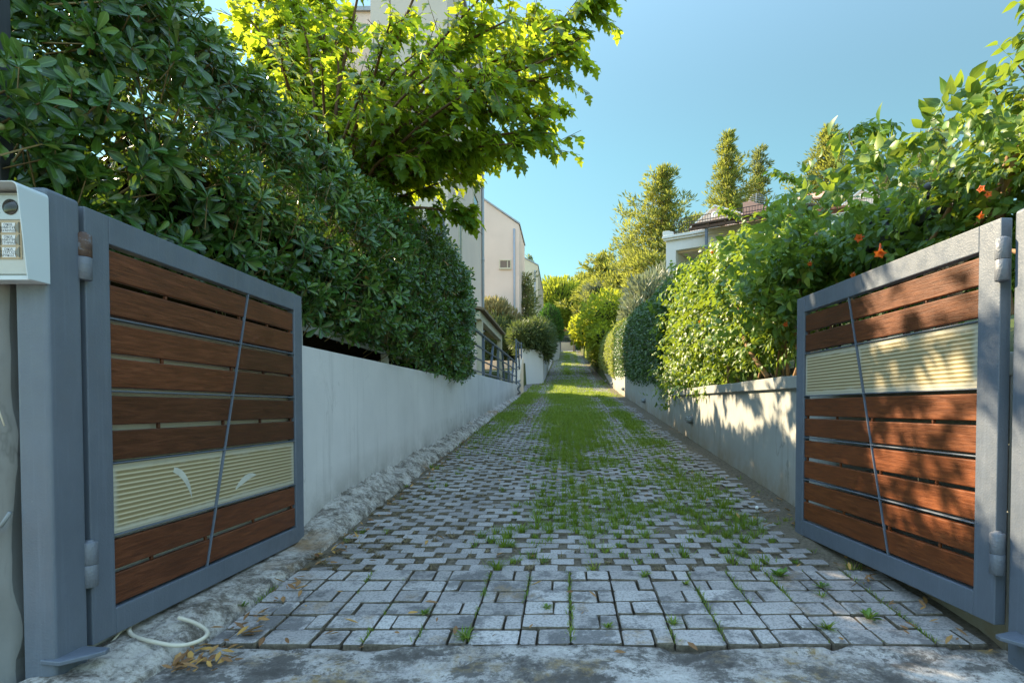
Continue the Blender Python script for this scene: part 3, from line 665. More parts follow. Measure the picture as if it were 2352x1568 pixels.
for q in range(3):
    zc = fz - .0595 - q*.0355
    for col in (0, 1):
        x0 = fx - .026 - col*.056
        c_ = MB(); c_.add([(x0,-.0485,zc-.014),(x0+.040,-.0485,zc-.014),(x0+.0365,-.0485,zc),(x0+.040,-.0485,zc+.014),(x0,-.0485,zc+.014), (x0,-.047,zc-.014),(x0+.040,-.047,zc-.014),(x0+.0365,-.047,zc),(x0+.040,-.047,zc+.014),(x0,-.047,zc+.014)],
            [(0,1,2,3,4),(0,5,6,1),(1,6,7,2),(2,7,8,3),(3,8,9,4),(4,9,5,0)]); card = c_.build('name_card', M['label_card'], t)
        b_ = MB(); b_.prism([(x0+.051, zc-.016), (x0+.051, zc+.016), (x0+.039, zc)], 'y', -.0505, -.047); b_.build('call_button', M['button'], t)
        cu = bpy.data.curves.new('lettering', 'FONT'); cu.body = names[q]; cu.size = .0098; cu.align_x = 'CENTER'; cu.space_line = .88; cu.extrude = .0001
        to = bpy.data.objects.new('lettering', cu); COL.objects.link(to); dg_.append((to, (x0+.0185, -.0488, zc+.0055), card))
bpy.context.view_layer.update(); dep = bpy.context.evaluated_depsgraph_get()
for to, p, card in dg_:
    me = bpy.data.meshes.new_from_object(to.evaluated_get(dep)); me.materials.clear()
    bpy.data.objects.remove(to); o = link('lettering', me, M['ink'], card); o.location = p; o.rotation_euler = (R(90), 0, 0)
# cut-off cable by the kerb
pts = [at(300,1465,1.92), at(303,1490,1.88), at(326,1503,1.86), at(372,1503,1.86), at(415,1500,1.86), at(438,1490,1.88), at(445,1478,1.92), at(436,1468,1.96), at(415,1460,2.0), at(390,1462,2.0)]
pts = [(p[0]+.02, p[1], max(p[2], .06)) for p in [Vector(q) for q in pts]]
def smooth(pts, it=2):
    pts = [Vector(p) for p in pts]
    for _ in range(it):
        q = [pts[0]]
        for a, b in zip(pts, pts[1:]): q += [a*.75 + b*.25, a*.25 + b*.75]
        pts = q + [pts[-1]]
    return pts
pts = [(-1.62,2.2,.13), (-1.60,2.08,.09), (-1.545,2.02,.075), (-1.45,1.99,.068), (-1.36,2.0,.045), (-1.315,2.05,.045), (-1.325,2.12,.05), (-1.40,2.15,.075), (-1.46,2.145,.095)]
tag(MB().tube(smooth(pts), .0075, 10).build('cut_cable', M['cable']), 'stiff cream cable curling out of the kerb under the shaded gate leaf', 'cable')
tag(MB().tube(smooth([(-1.60,2.1,.12), (-1.585,2.0,.07), (-1.60,1.93,.045), (-1.64,1.90,.03)]), .004, 8).build('thin_wire', M['cable']), 'thin looped wire under the hinge corner of the shaded gate leaf', 'wire')
# bulkhead lamps on the right wall
def wall_lamp(y, z, lab, s=1.0):
    x = float(xr(y)); t = thing('wall_lamp', (x, y, z), lab, 'wall lamp', 'oval bulkhead lamps along the right wall')
    MB().tube([(.004,0,0), (-.022,0,0), (-.028,0,0)], [.056,.056,.048], 20).build('base', M['lamp_metal'], t)
    for c in t.children: c.data.transform(Matrix.Diagonal((1, 1.45*s, 1*s, 1)))
    mb = MB(); mb.ball((-.03,0,0), (.055, .066*s, .042*s), 20, 12); mb.build('glass', M['lamp_glass'], t)
    mb = MB()
    for dz in (-.022, .022): mb.tube([(-.02, -.074*s, dz*s), (-.07,-.05*s,dz*s), (-.092,0,dz*s), (-.07,.05*s,dz*s), (-.02,.074*s,dz*s)], .004, 6)
    mb.tube([(-.03, .078*s*math.cos(a), .052*s*math.sin(a)) for a in np.linspace(0, 2*math.pi, 21)], .005, 6)
    mb.tube([(-.02,0,-.054*s), (-.075,0,-.034*s), (-.095,0,0), (-.075,0,.034*s), (-.02,0,.054*s)], .004, 6)
    mb.build('wire_guard', M['lamp_metal'], t)
wall_lamp(7.64, .722, 'caged bulkhead lamp nearest the sunlit gate leaf, alone on the coped wall')
wall_lamp(12.4, 1.03, 'caged bulkhead lamp on the shaded wall below the clipped dark hedge')
wall_lamp(17.15, 1.43, 'caged lamp at the near end of the sunlit stretch of wall')
wall_lamp(21.6, 1.78, 'caged lamp in the middle of the sunlit stretch of wall')
wall_lamp(25.4, 2.03, 'caged lamp at the far end of the sunlit stretch of wall')

# ------------------------------------------------------------------ buildings
def box_part(name, m, parent, *a, bevel=0):
    return MB().box(*a).build(name, m, parent, bevel)
# front house: L-shaped, three storeys
t = thing('white_house', (-2.95, 14.5, .6), 'tall off-white house with a grey corner downpipe, half hidden by the lobed-leaf tree', 'house')
MB().prism([(-1.9,0),(0,0),(0,5.8),(-6.1,5.8),(-6.1,2.7),(-1.9,2.7)], 'z', 0, 11.9).build('wall', M['house_wall'], t)
MB().prism([(-1.98,-.08),(.07,-.08),(.07,5.86),(-6.18,5.86),(-6.18,2.62),(-1.98,2.62)], 'z', 11.9, 12.02).build('roof', M['pipe'], t)
def window(parent, x0, x1, y0, y1, z0, z1, face, lab=None):
    """a window in a wall: reveal frame, sash and pane; face: 'x' (wall plane at x1) or 'y' (wall plane at y0)"""
    mb = MB(); d = .05
    if face == 'x':
        mb.box(x1, x1+.03, y0-d, y0, z0-d, z1+d); mb.box(x1, x1+.03, y1, y1+d, z0-d, z1+d); mb.box(x1, x1+.03, y0, y1, z1, z1+d); mb.box(x1, x1+.05, y0, y1, z0-d, z0)
        f = mb.build('window', M['frame_cream'], parent); MB().box(x1+.002, x1+.008, y0, y1, z0, z1).build('pane', M['window_glass'], f)
    else:
        mb.box(x0-d, x0, y0-.03, y0, z0-d, z1+d); mb.box(x1, x1+d, y0-.03, y0, z0-d, z1+d); mb.box(x0, x1, y0-.03, y0, z1, z1+d); mb.box(x0-d, x1+d, y0-.07, y0-.031, z0-d-.03, z0)
        xm = x0 + (x1-x0)*.72; mb.box(xm-.02, xm+.02, y0-.02, y0-.009, z0, z1)
        f = mb.build('window', M['frame_cream'], parent); MB().box(x0, x1, y0-.008, y0-.002, z0, z1).build('pane', M['window_glass'], f)
    return f
window(t, 0, 0, 3.9, 4.8, 6.75, 7.1, 'x')
window(t, 0, 0, 1.45, 1.75, 4.3, 5.9, 'x')
mb = MB(); 
for q in range(9): x = -.32 + q*.027; zt_ = 5.27 - .27*(q/8); mb.box(x, x+.018, -.03, -.004, 2.6, zt_)
mb.build('shutter', M['slats_blue'], t)
mb = MB(); mb.tube([(.05,5.72,11.6), (.05,5.72,.4)], .045, 10)
for z in (8.2, 5.4, 2.6): mb.tube([(.05,5.72,z), (.05,5.72,z+.06)], .058, 10)
mb.build('downpipe', M['pipe'], t)
def row_house(name, y0, y1, outline, lab, m, pipe_x, pipe_top, zbase):
    x0, z0 = outline[1]
    t = thing(name, (x0, y0, z0), lab, 'house')
    loc = [(a-x0, b-z0) for a, b in outline]
    MB().prism(loc, 'y', 0, y1-y0).build('wall', m, t)
    (xa, za), (xb, zb_), (xc, zc) = loc[2], loc[3], loc[4]
    mb = MB()
    for (p, q) in (((xa+.05,za),(xb,zb_)), ((xb,zb_),(xc,zc))):
        mb.hexa([(p[0],-.06,p[1]+.002), (q[0],-.06,q[1]+.002), (q[0],y1-y0,q[1]+.002), (p[0],y1-y0,p[1]+.002), (p[0],-.06,p[1]+.09), (q[0],-.06,q[1]+.09), (q[0],y1-y0,q[1]+.09), (p[0],y1-y0,p[1]+.09)])
    mb.build('roof', M['pipe'], t)
    MB().tube([(pipe_x-x0, -.055, pipe_top-z0), (pipe_x-x0, -.055, .3)], .05, 8).build('downpipe', M['pipe'], t)
    return t
tB = row_house('cream_house', 30, 34, [(-5.6,2.2),(-2.43,2.2),(-2.43,10.32),(-4.3,11.63),(-5.6,12.5)], 'plain off-white house end with a sloping roof edge and one small slot window', M['house_wall'], -2.68, 10.1, 2.2)
window(tB, -.98, -.46, 0, .1, 5.9, 6.27, 'y')
tC = row_house('cream_house', 50, 62, [(-6.8,3.6),(-2.43,3.6),(-2.43,13.1),(-4.04,13.99),(-6.8,15.4)], 'farther cream house end with a small balcony, seen past the slot-window house', M['cream_wall'], -2.68, 12.7, 3.6)
window(tC, -.9, -.42, 0, .1, 6.75, 7.2, 'y')
MB().box(-1.7, -.75, -1.1, -.001, 7.45, 7.75).build('balcony', M['white_wall'], tC)
# pergola beside the front house
t = thing('pergola', (-1.75, 13.4, 1.3), 'cream timber lean-to canopy with a straw-lined roof behind the grey railing', 'pergola')
box_part('post', M['pale_timber'], t, -.06, .06, 1.72, 1.84, -.4, 1.33); box_part('post', M['pale_timber'], t, -.06, .06, -1.75, -1.63, -.4, 1.33)
mb = MB(); mb.box(-.07, .05, -1.95, 1.95, 1.335, 1.49); mb.bar((-.06,1.78,1.42), (-2.4,1.78,1.95), .08, .13); mb.bar((-.06,-1.69,1.42), (-2.4,-1.69,1.95), .08, .13); mb.build('beam', M['pale_timber'], t)
mb = MB(); mb.hexa([(.14,-2.0,1.50),(-2.45,-2.0,2.06),(-2.45,2.0,2.06),(.14,2.0,1.50),(.14,-2.0,1.55),(-2.45,-2.0,2.11),(-2.45,2.0,2.11),(.14,2.0,1.55)]); mb.build('roof', M['straw'], t)
# low terrace walls and floor behind the railing
tag(MB().box(-4.2, -1.70, 17.9, 18.1, 1.2, 2.02).build('terrace_wall', M['white_wall']), 'low white terrace wall crossing behind the grey railing', 'wall')
tag(MB().box(-4.4, -1.78, 21.2, 21.4, 1.4, 2.6).build('terrace_wall', M['cream_wall']), 'cream terrace wall standing behind the low white one', 'wall')
tag(MB().box(-6, -1.68, 9.6, 17.88, 1.2, 1.30).build('terrace', M['white_wall']), kind='structure')
# grey railing on the stepped wall
t = thing('railing', (-1.52, 9.6, 1.45), 'grey steel railing with leaning infill bars on top of the stepped wall', 'railing')
def RP(y, z): return (float(xl(y)) - .03 + 1.52, y - 9.6, z - 1.45)
for y, zt_ in ((10.9,2.24), (13.1,2.24), (15.3,2.25), (17.5,2.95), (19.3, 3.05)):
    b = float(ztop_left(y)); mb = MB(); mb.bar(RP(y, b-.02), RP(y, zt_), .07, .05); mb.build('post', M['rail_paint'], t, .004)
for y0_, y1_ in ((11.8,12.3), (14.3,13.9), (16.2,16.6), (18.6,18.2)):
    mb = MB(); mb.bar(RP(y0_, float(ztop_left(y0_)) + .03), RP(y1_, 2.24 if y1_ < 17.5 else 2.95), .045, .045); mb.build('leaning_bar', M['rail_paint'], t)
for fr in (.08, .36, .66, .985):
    mb = MB()
    pts = [(y, float(ztop_left(y)) + fr*(2.24 - float(ztop_left(y)))) for y in (9.65, 11, 13.1, 15.3, 17.45)]
    for a, b in zip(pts, pts[1:]): mb.bar(RP(*a), RP(*b), .03 if fr < .9 else .05, .022 if fr < .9 else .035)
    if fr > .2: mb.bar(RP(17.5, 1.62 + fr*1.3), RP(19.3, 1.9+fr*1.1), .03, .025)
    mb.build('rail', M['rail_paint'], t)
# coil of hose hanging at the wall end
mb = MB(); c = np.array([float(xl(17.55)) + .05, 17.55, 1.52])
mb.tube([(c[0] + .03*math.sin(5*a), c[1] + .14*math.cos(a), c[2] - .02 + .20*math.sin(a)) for a in np.linspace(0, 4*math.pi, 50)], .022, 8)
tag(mb.build('hose', M['grey_cable']), 'small loop of grey hose hanging near the end of the pale wall', 'hose')
# second and third retaining walls along the left of the drive
def bent_wall(name, pts, zt, lab, m):
    mb = MB(); n_ = len(pts)
    for (a, b) in zip(pts, pts[1:]):
        za, zb_ = float(zd(a[1])) - .5, float(zd(b[1])) - .5; d = Vector((b[0]-a[0], b[1]-a[1], 0)).normalized(); nx_ = Vector((-d.y, d.x, 0))*.22
        A, B = Vector((a[0],a[1],0)), Vector((b[0],b[1],0))
        mb.hexa([A+Vector((0,0,za)), B+Vector((0,0,zb_)), B+nx_+Vector((0,0,zb_)), A+nx_+Vector((0,0,za)), A+Vector((0,0,zt(a[1]))), B+Vector((0,0,zt(b[1]))), B+nx_+Vector((0,0,zt(b[1]))), A+nx_+Vector((0,0,zt(a[1])))])
    return tag(mb.build(name, m, None, .01), lab, 'wall')
bent_wall('side_wall', [(-1.85,24.4),(-1.0,25.4),(-1.02,28),(-1.12,45)], lambda y: 3.36 + max(0, y-25)*.06, 'white retaining wall with a bent corner under the dark feathery hedge', M['white_wall'])
bent_wall('side_wall', [(-1.25,48),(-.62,52),(-.72,69)], lambda y: 6.7 + max(0, y-48)*.07, 'far bluish white wall end beyond the dark rounded evergreen', M['white_wall'])
# gate and forecourt at the top of the drive
p0 = at(1284, 806, 72); z0_ = float(zd(72))
t = thing('end_gate', (p0.x, 72, z0_), 'small cream sliding gate with a dark upper rail at the top of the drive', 'gate')
box_part('panel', M['cream_wall'], t, .25, 2.0, 0, .06, .1, 1.15)
mb = MB(); mb.box(.0,.1,-.05,.1,0,2.0); mb.box(.14,.22,-.05,.1,0,2.0); mb.box(2.0,2.08,-.03,.08,0,1.9); mb.box(.22,2.0,-.02,.05,1.16,1.22); mb.box(.22,2.0,-.02,.05,1.82,1.9)
for q in range(14): x = .34 + q*.12; mb.box(x, x+.02, 0, .03, 1.22, 1.82)
mb.build('frame', M['rail_paint'], t)
V = [(-1.2, 72.2, float(zd(72.2))-.02), (6, 72.2, float(zd(72.2))+.25), (6, 90, float(zd(90))-.1), (-1.2, 90, float(zd(90))-.1)]
tag(MB().add(V, [(0,1,2,3)]).build('forecourt', M['white_wall']), kind='structure')

def villa(loc, rz, lab, H, Wf, full=True):
    """villa seen over the vine: lower storey with recessed loggia, parapet with cornice, railing, gabled attic set back"""
    t = thing('villa', loc, lab, 'villa', None, rz); w_ = M['white_wall']
    mb = MB(); mb.box(0, .55, 0, 9, -H, -.45); mb.box(.55, Wf, 0, .3, -.45-.55, -.45); mb.box(Wf-.4, Wf, .301, 9, -H, -.45); mb.box(.55, Wf-.4, 3.0, 9, -H, -.45); mb.box(.55, Wf, 0, 9, -H, -2.9); mb.build('wall', w_, t, .004)
    box_part('loggia', M['cream_wall'], t, .551, Wf-.41, .31, 2.98, -1.1, -1.0); box_part('loggia', M['cream_wall'], t, .552, Wf-.42, 2.9, 2.97, -2.89, -1.101)
    mb = MB(); mb.box(-.10, Wf+.1, -.12, 9.1, -.449, -.34); mb.box(-.16, Wf+.16, -.18, 9.15, -.339, -.20); mb.prism([(-.12,-.199),(.42,-.199),(.42,-.02),(.30,.0),(.22,.05),(-.10,.07),(-.16,0)], 'y', -.14, .1); mb.build('cornice', w_, t, .01)
    mb = MB()
    for z in (.36, .60, -.05): mb.bar((.4,.02,z), (Wf-.5,.02,z), .03, .03)
    x = .45
    while x < Wf-.5: mb.bar((x,.02,-.2), (x,.02,.60), .018, .018); x += .14
    mb.build('balcony_railing', M['black_iron'], t)
    g0, g1, gm = .75, 3.9, 2.15; yb = 1.6
    mb = MB(); mb.prism([(g0,-.199),(g1,-.199),(g1,.62),(gm+.35,1.32),(gm,1.45),(gm-.35,1.32),(g0,.45)], 'y', yb, yb+4); mb.build('gable', M['house_wall'], t, .01)
    mb = MB()
    for a, b in (((g0-.06,.42),(gm,1.48)), ((gm,1.48),(g1+.06,.62))): mb.bar((a[0],yb+2,a[1]+.04), (b[0],yb+2,b[1]+.04), 4.2, .07, up=(0,0,1))
    mb.build('roof', M['white_paint'], t)
    f = box_part('window', M['timber'], t, gm-.5, gm+.55, yb-.06, yb-.001, -.15, .52); box_part('pane', M['window_glass'], f, gm-.42, gm+.47, yb-.07, yb-.061, -.1, .42)
    lo = MB(); lo.ball((gm, yb-.14, .98), .17, 14, 10); lo.build('globe_lamp', M['lamp_white'], t); 
    if full:
        mb = MB(); mb.prism([(3.95,-.199),(6.6,-.199),(4.35,1.0),(3.95,1.0)], 'y', .4, 3.2); mb.build('side_gable', M['salmon'], t)
        mb = MB(); mb.hexa([(4.4,.2,-.15),(8.6,.2,-.15),(8.6,5,1.1),(4.4,5,1.1),(4.4,.2,-.05),(8.6,.2,-.05),(8.6,5,1.2),(4.4,5,1.2)]); mb.build('tiled_roof', M['tile'], t)
        mb = MB(); mb.hexa([(2.15,-2.4,-.62),(7.6,-2.4,-.62),(7.6,-.19,-.05),(2.15,-.19,-.05),(2.15,-2.4,-.54),(7.6,-2.4,-.54),(7.6,-.19,.03),(2.15,-.19,.03)]); cp = mb.build('canopy', M['timber'], t)
        mb = MB()
        for q in range(7): mb.bar((2.3+q*.8,-2.38,-.72), (2.3+q*.8,-.2,-.14), .07, .14)
        mb.bar((2.1,-2.3,-.76), (7.6,-2.3,-.76), .12, .12); mb.build('rafters', M['timber'], cp)
        box_part('canopy_post', M['rail_paint'], t, 2.9, 3.02, -2.3, -2.18, -2.6, -.8)
        mb = MB(); c0 = Vector((4.6, .6, .95))
        for q in range(9):
            zz = -.36 + q*.09; hw_ = .42*math.sqrt(max(.05, 1-(zz/.42)**2)); mb.tube([c0 + Vector((xx, -.2 + .5*(xx*xx+zz*zz), zz)) for xx in np.linspace(-hw_, hw_, 7)], .011, 5)
        mb.tube([c0 + Vector((0,-.15,-.4)), c0 + Vector((0,.1,-1.0))], .03, 6); mb.tube([c0 + Vector((0,-.15,-.4)), c0+Vector((0,-.2,0)), c0 + Vector((0,-.15,.4))], .016, 6)
        mb.build('grid_antenna', M['pipe'], t)
        mb = MB(); mb.hexa([(6.2,.5,.55),(7.9,.5,.55),(7.9,1.6,1.15),(6.2,1.6,1.15),(6.2,.5,.62),(7.9,.5,.62),(7.9,1.6,1.22),(6.2,1.6,1.22)]); mb.build('solar_panel', M['salmon'], t)
    return t
pv = at(1530, 535, 31); villa((pv.x, 31, pv.z), R(-32), 'white villa with a brown timber canopy, salmon side gable and grid antenna', 6.5, 6.2)
pv = at(1900, 480, 40); villa((pv.x, 40, pv.z), R(-25), 'upper white villa whose gable and balcony show just above the flowering vine', 8, 6.0, False)

# gate pillar with stone cap at the right edge
t = thing('gate_pillar', (2.26, 2.39, .13), 'beige capped pillar wrapped in the flowering vine at the right edge', 'pillar')
MB().box(-.17, .17, -.17, .17, -.2, 2.12).build('shaft', M['right_wall'], t, .008)
mb = MB(); mb.add([(-.22,-.22,2.121),(.22,-.22,2.121),(.22,.22,2.121),(-.22,.22,2.121),(-.22,-.22,2.15),(.22,-.22,2.15),(.22,.22,2.15),(-.22,.22,2.15),(-.05,-.05,2.27),(.05,-.05,2.27),(.05,.05,2.27),(-.05,.05,2.27)],
    [(0,3,2,1),(0,1,5,4),(1,2,6,5),(2,3,7,6),(3,0,4,7),(4,5,9,8),(5,6,10,9),(6,7,11,10),(7,4,8,11),(8,9,10,11)]); mb.build('cap', M['cream_wall'], t, .006)
# black iron fence inside the vine
t = thing('iron_fence', (1.98, 2.85, 1.05), 'black iron railing with ball finials buried in the flowering vine', 'fence')
MB().bar((0,0,.88), (0,6.2,.88), .03, .05).build('top_rail', M['black_iron'], t); MB().bar((0,0,.15), (0,6.2,.15), .03, .05).build('bottom_rail', M['black_iron'], t)
y = .12
while y < 6.2:
    b = MB(); b.tube([(0,y,.0),(0,y,1.0)], .010, 6); b.tube([(0,y,.98),(0,y,1.0)], .017, 8); b.ball((0,y,1.03), .030, 12, 8); b.build('picket', M['black_iron'], t); y += .2
# glimpse of the low fence under the left hedge
mb = MB()
for y in (3.75, 5.6, 7.4): mb.box(-1.80, -1.74, y, y+.06, 1.2, 2.0)
mb.box(-1.78, -1.76, 3.4, 8.8, 1.40, 1.46); mb.box(-1.78, -1.76, 3.4, 8.8, 1.75, 1.81)
tag(mb.build('hedge_fence', M['beige_plastic']), 'beige post and rail fence glimpsed under the glossy left hedge', 'fence')

# ------------------------------------------------------------------ foliage
T_OBOV = leaf_template([(0,.016),(.25,.07),(.55,.145),(.78,.178),(.93,.12),(1,.03)], .30, .14)
T_OVAL = leaf_template([(0,.02),(.22,.20),(.5,.26),(.78,.17),(1,.01)], .25, .22)
T_SMALL = leaf_template([(0,.03),(.4,.24),(.75,.19),(1,.02)], .2, .18)
T_TUFT = leaf_template([(0,.10),(.5,.30),(1,.05)], .15, .1)
T_NEEDLE = leaf_template([(0,.05),(.5,.13),(1,.02)], .15, .1)
def lobed():
    half = [(0,.02),(.02,.22),(.10,.36),(.20,.40),(.30,.47),(.36,.40),(.37,.24),(.46,.20),(.55,.30),(.63,.33),(.67,.19),(.76,.13),(.86,.13),(.93,.05),(1.04,.0)]
    v, ux, f = [], [], []
    for t_, h in half:
        z = -.22*t_*t_
        v += [(-h, t_, z+.30*h - .35*h*h), (0, t_, z), (h, t_, z+.30*h - .35*h*h)]; ux += [-1,0,1]
    for i in range(len(half)-1): a = 3*i; f += [(a,a+1,a+4,a+3),(a+1,a+2,a+5,a+4)]
    return {'v': np.array(v), 'f': f, 'ux': np.array(ux, float)}
T_LOBED = lobed()
T_HEART = leaf_template([(0,.10),(.10,.30),(.30,.38),(.55,.30),(.8,.14),(1,.0)], .25, .3)
T_LEAFLET = leaf_template([(0,.03),(.2,.24),(.42,.29),(.6,.22),(.72,.17),(.86,.08),(1,.0)], .28, .35)
def compound(nl=3):
    parts = []
    for i in range(nl):
        y = .25 + i*(.75/nl)
        for s in (-1, 1):
            j = rng.normal(0, .32, 3); parts.append(moved(T_LEAFLET, (s*.012, y + rng.normal(0,.03), -.10*y*y), (s*.75 + j[0], .5 + j[1]*.6, -.25 + j[2]), (s*.2 + rng.normal(0,.3), .1 + rng.normal(0,.3), 1), rng.uniform(.34,.54)))
    parts.append(moved(T_LEAFLET, (0, 1.0, -.10), (rng.normal(0,.2), 1, -.45), (0, .3, 1), rng.uniform(.42,.56)))
    st = {'v': np.array([(-.008,0,0),(.008,0,0),(.006,1.0,-.10),(-.006,1.0,-.10)]), 'f': [(0,1,2,3)], 'ux': np.zeros(4)}
    return join_templates(parts + [st])
T_COMPS = [compound(n_) for n_ in (2, 3, 3, 3, 2, 3)]

def rosette(T, m, el0=.30, el1=.95):
    """m leaves round a shoot that points along +y"""
    parts = []
    for i in range(m):
        a = i*2.399 + rng.normal(0,.2); e = el0 + (el1-el0)*((i+.5)/m)
        d = (math.cos(a)*math.cos(e), math.sin(e), math.sin(a)*math.cos(e)); n_ = (-math.cos(a)*math.sin(e), math.cos(e), -math.sin(a)*math.sin(e))
        parts.append(moved(T, (0, (i-m/2)*.03, 0), d, n_, rng.uniform(.75, 1.1)*(1 - .25*i/m)))
    return join_templates(parts)
def rvec(n): return norm(rng.normal(0, 1, (n, 3)))
def scatter_multi(name, Ts, pos, d, n_, scl, m, parent, rnd_spread=.25):
    """the same kind of shoot in several variants, as ONE mesh"""
    N_ = len(pos); which = rng.integers(0, len(Ts), N_); Vs, St, Lp, rn, uxs = [], [], [], [], []; vo = lo = 0
    Mx = frames(d, n_)
    for q, T in enumerate(Ts):
        s = which == q; cnt = int(s.sum())
        if not cnt: continue
        V = scatter_arrays(T, pos[s], Mx[s], scl[s]); k_ = len(T['v']); fl = np.array([len(f) for f in T['f']]); lp = np.concatenate([np.array(f) for f in T['f']]); L = len(lp)
        Vs.append(V); Lp.append((lp[None] + (np.arange(cnt)*k_)[:,None]).ravel() + vo); st = np.concatenate([[0], np.cumsum(fl)[:-1]])
        St.append((st[None] + (np.arange(cnt)*L)[:,None]).ravel() + lo)
        leafid = T.get('leaf', np.zeros(k_, int)); nl = leafid.max() + 1
        base_ = rng.random((cnt,1)) + rng.normal(0, rnd_spread, (cnt, nl)); rn.append(np.clip(base_[:, leafid], 0, 1).ravel()); uxs.append(np.tile(T['ux'], cnt))
        vo += len(V); lo += cnt*L
    me = raw_mesh(name, np.concatenate(Vs), np.concatenate(St), np.concatenate(Lp), True, {'rnd': np.concatenate(rn), 'ux': np.concatenate(uxs)})
    return link(name, me, m, parent)
def with_ids(T, k_):
    n_ = len(T['v'])//k_; T['leaf'] = np.minimum(np.arange(len(T['v']))//k_, max(0, n_-1)); return T

def hedge_samples(n, y0, y1, prof, outward, jitter=.05, ypow=1.0):
    """points and outward normals over a hedge whose section at Y is the outline prof(Y) (list of (x, z))"""
    t_ = rng.random(n)**ypow; Y = y0 + (y1-y0)*t_
    P = np.array([prof(y) for y in Y]); seg = np.linalg.norm(np.diff(P, axis=1), axis=2); cum = np.cumsum(seg, 1); s = rng.random(n)*cum[:, -1]
    idx = (s[:,None] > cum).sum(1); idx = np.minimum(idx, seg.shape[1]-1); prev = np.where(idx > 0, cum[np.arange(n), np.maximum(idx-1,0)], 0); f = (s-prev)/np.maximum(seg[np.arange(n), idx], 1e-6)
    a, b = P[np.arange(n), idx], P[np.arange(n), idx+1]; q = a + (b-a)*f[:,None]; tg = norm(b-a)
    nx_, nz_ = (tg[:,1], -tg[:,0]) if outward > 0 else (-tg[:,1], tg[:,0])
    pos = np.stack([q[:,0], Y, q[:,1]], -1); nor = np.stack([nx_, np.zeros(n), nz_], -1)
    return pos, nor
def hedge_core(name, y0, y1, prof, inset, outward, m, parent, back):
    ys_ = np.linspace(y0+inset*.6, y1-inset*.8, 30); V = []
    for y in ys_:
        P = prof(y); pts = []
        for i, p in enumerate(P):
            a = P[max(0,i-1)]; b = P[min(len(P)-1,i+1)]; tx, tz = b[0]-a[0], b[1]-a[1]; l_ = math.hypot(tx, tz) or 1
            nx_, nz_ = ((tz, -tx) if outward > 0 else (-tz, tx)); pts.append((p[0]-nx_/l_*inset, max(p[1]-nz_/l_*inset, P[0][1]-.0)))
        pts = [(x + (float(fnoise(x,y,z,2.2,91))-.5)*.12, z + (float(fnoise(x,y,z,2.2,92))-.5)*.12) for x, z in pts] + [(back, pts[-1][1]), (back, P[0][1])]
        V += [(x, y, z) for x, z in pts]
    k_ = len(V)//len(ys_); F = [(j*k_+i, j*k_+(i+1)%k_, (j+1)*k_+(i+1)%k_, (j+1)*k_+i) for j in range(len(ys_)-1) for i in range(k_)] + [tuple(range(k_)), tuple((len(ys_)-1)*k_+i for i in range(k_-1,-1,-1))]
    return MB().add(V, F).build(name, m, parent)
def stems(name, pos, d, length, rad, m, parent):
    """short shoots under the leaf tips, all in one part"""
    side = norm(np.cross(d, rvec(len(pos)))); up_ = norm(np.cross(d, side)); V, st, lp = [], [], []
    a = pos - d*length[:,None] + rng.normal(0, .02, pos.shape)
    ring = [(1,0),(-.5,.87),(-.5,-.87)]
    V = np.stack([a + side*x*rad[:,None]*1.3 + up_*y*rad[:,None]*1.3 for x, y in ring] + [pos + side*x*rad[:,None] + up_*y*rad[:,None] for x, y in ring], 1).reshape(-1,3)
    q = np.array([[0,1,4,3],[1,2,5,4],[2,0,3,5]]).ravel(); n_ = len(pos)
    me = raw_mesh(name, V, np.arange(n_*3)*4, (q[None] + (np.arange(n_)*6)[:,None]).ravel(), True)
    return link(name, me, m, parent)

# --- glossy hedge on the left wall
A0 = np.array([(-1.74,1.42),(-1.64,1.60),(-1.60,2.0),(-1.62,2.4),(-1.70,2.7),(-1.90,2.92),(-2.5,3.08)])
A1 = np.array([(-1.64,1.36),(-1.47,1.60),(-1.40,1.95),(-1.43,2.3),(-1.55,2.6),(-1.74,2.80),(-2.5,2.98)])
A2 = np.array([(-1.50,1.26),(-1.40,1.60),(-1.34,2.1),(-1.37,2.6),(-1.50,2.95),(-1.74,3.20),(-2.5,3.60)])
def pitto_prof(y):
    a = min(1, max(0, (y-3.2)/1.3)); b = min(1, max(0, (y-5.0)/2.2)); P = A0*(1-a) + A1*a; P = P*(1-b) + A2*b
    e = max(0, (y-8.3)/1.1); P = P + np.array([(-.22*e*e, -.10*e*e)]); 
    j = (fnoise(np.zeros(7), np.full(7, y), np.arange(7)*.55, 1.3, 95) - .5)*.26; j[0] *= .4
    P = P.copy(); P[:,0] += j*.9; P[:,1] += np.where(np.arange(7) > 3, j*.5, 0); return P
t = thing('hedge', (-2.0, 5.5, 1.25), 'tall glossy dark green hedge of paddle-shaped leaves overhanging the pale left wall', 'hedge')
ros = [with_ids(rosette(T_OBOV, m_, .05, 1.0), len(T_OBOV['v'])) for m_ in (6, 7, 8, 9, 8)]
n1_ = 4300
pos, nor = hedge_samples(n1_, 1.62, 9.35, pitto_prof, 1)
dep_ = np.abs(rng.normal(0, .10, n1_)); pos = pos - nor*dep_[:,None] + rng.normal(0,.03,pos.shape)
d = norm(nor*.75 + np.array([0,-.15,.42]) + rvec(n1_)*.6)
ok = ~((pos[:,1] < 2.03) & (pos[:,2] > 1.98)) & ~((pos[:,1] < 3.5) & (pos[:,0] > -1.655) & (pos[:,2] < 1.64)) & ~((pos[:,1] < 1.95) & (pos[:,2] < 1.66) & (pos[:,0] > -2.0))
pos, d, nor = pos[ok], d[ok], nor[ok]
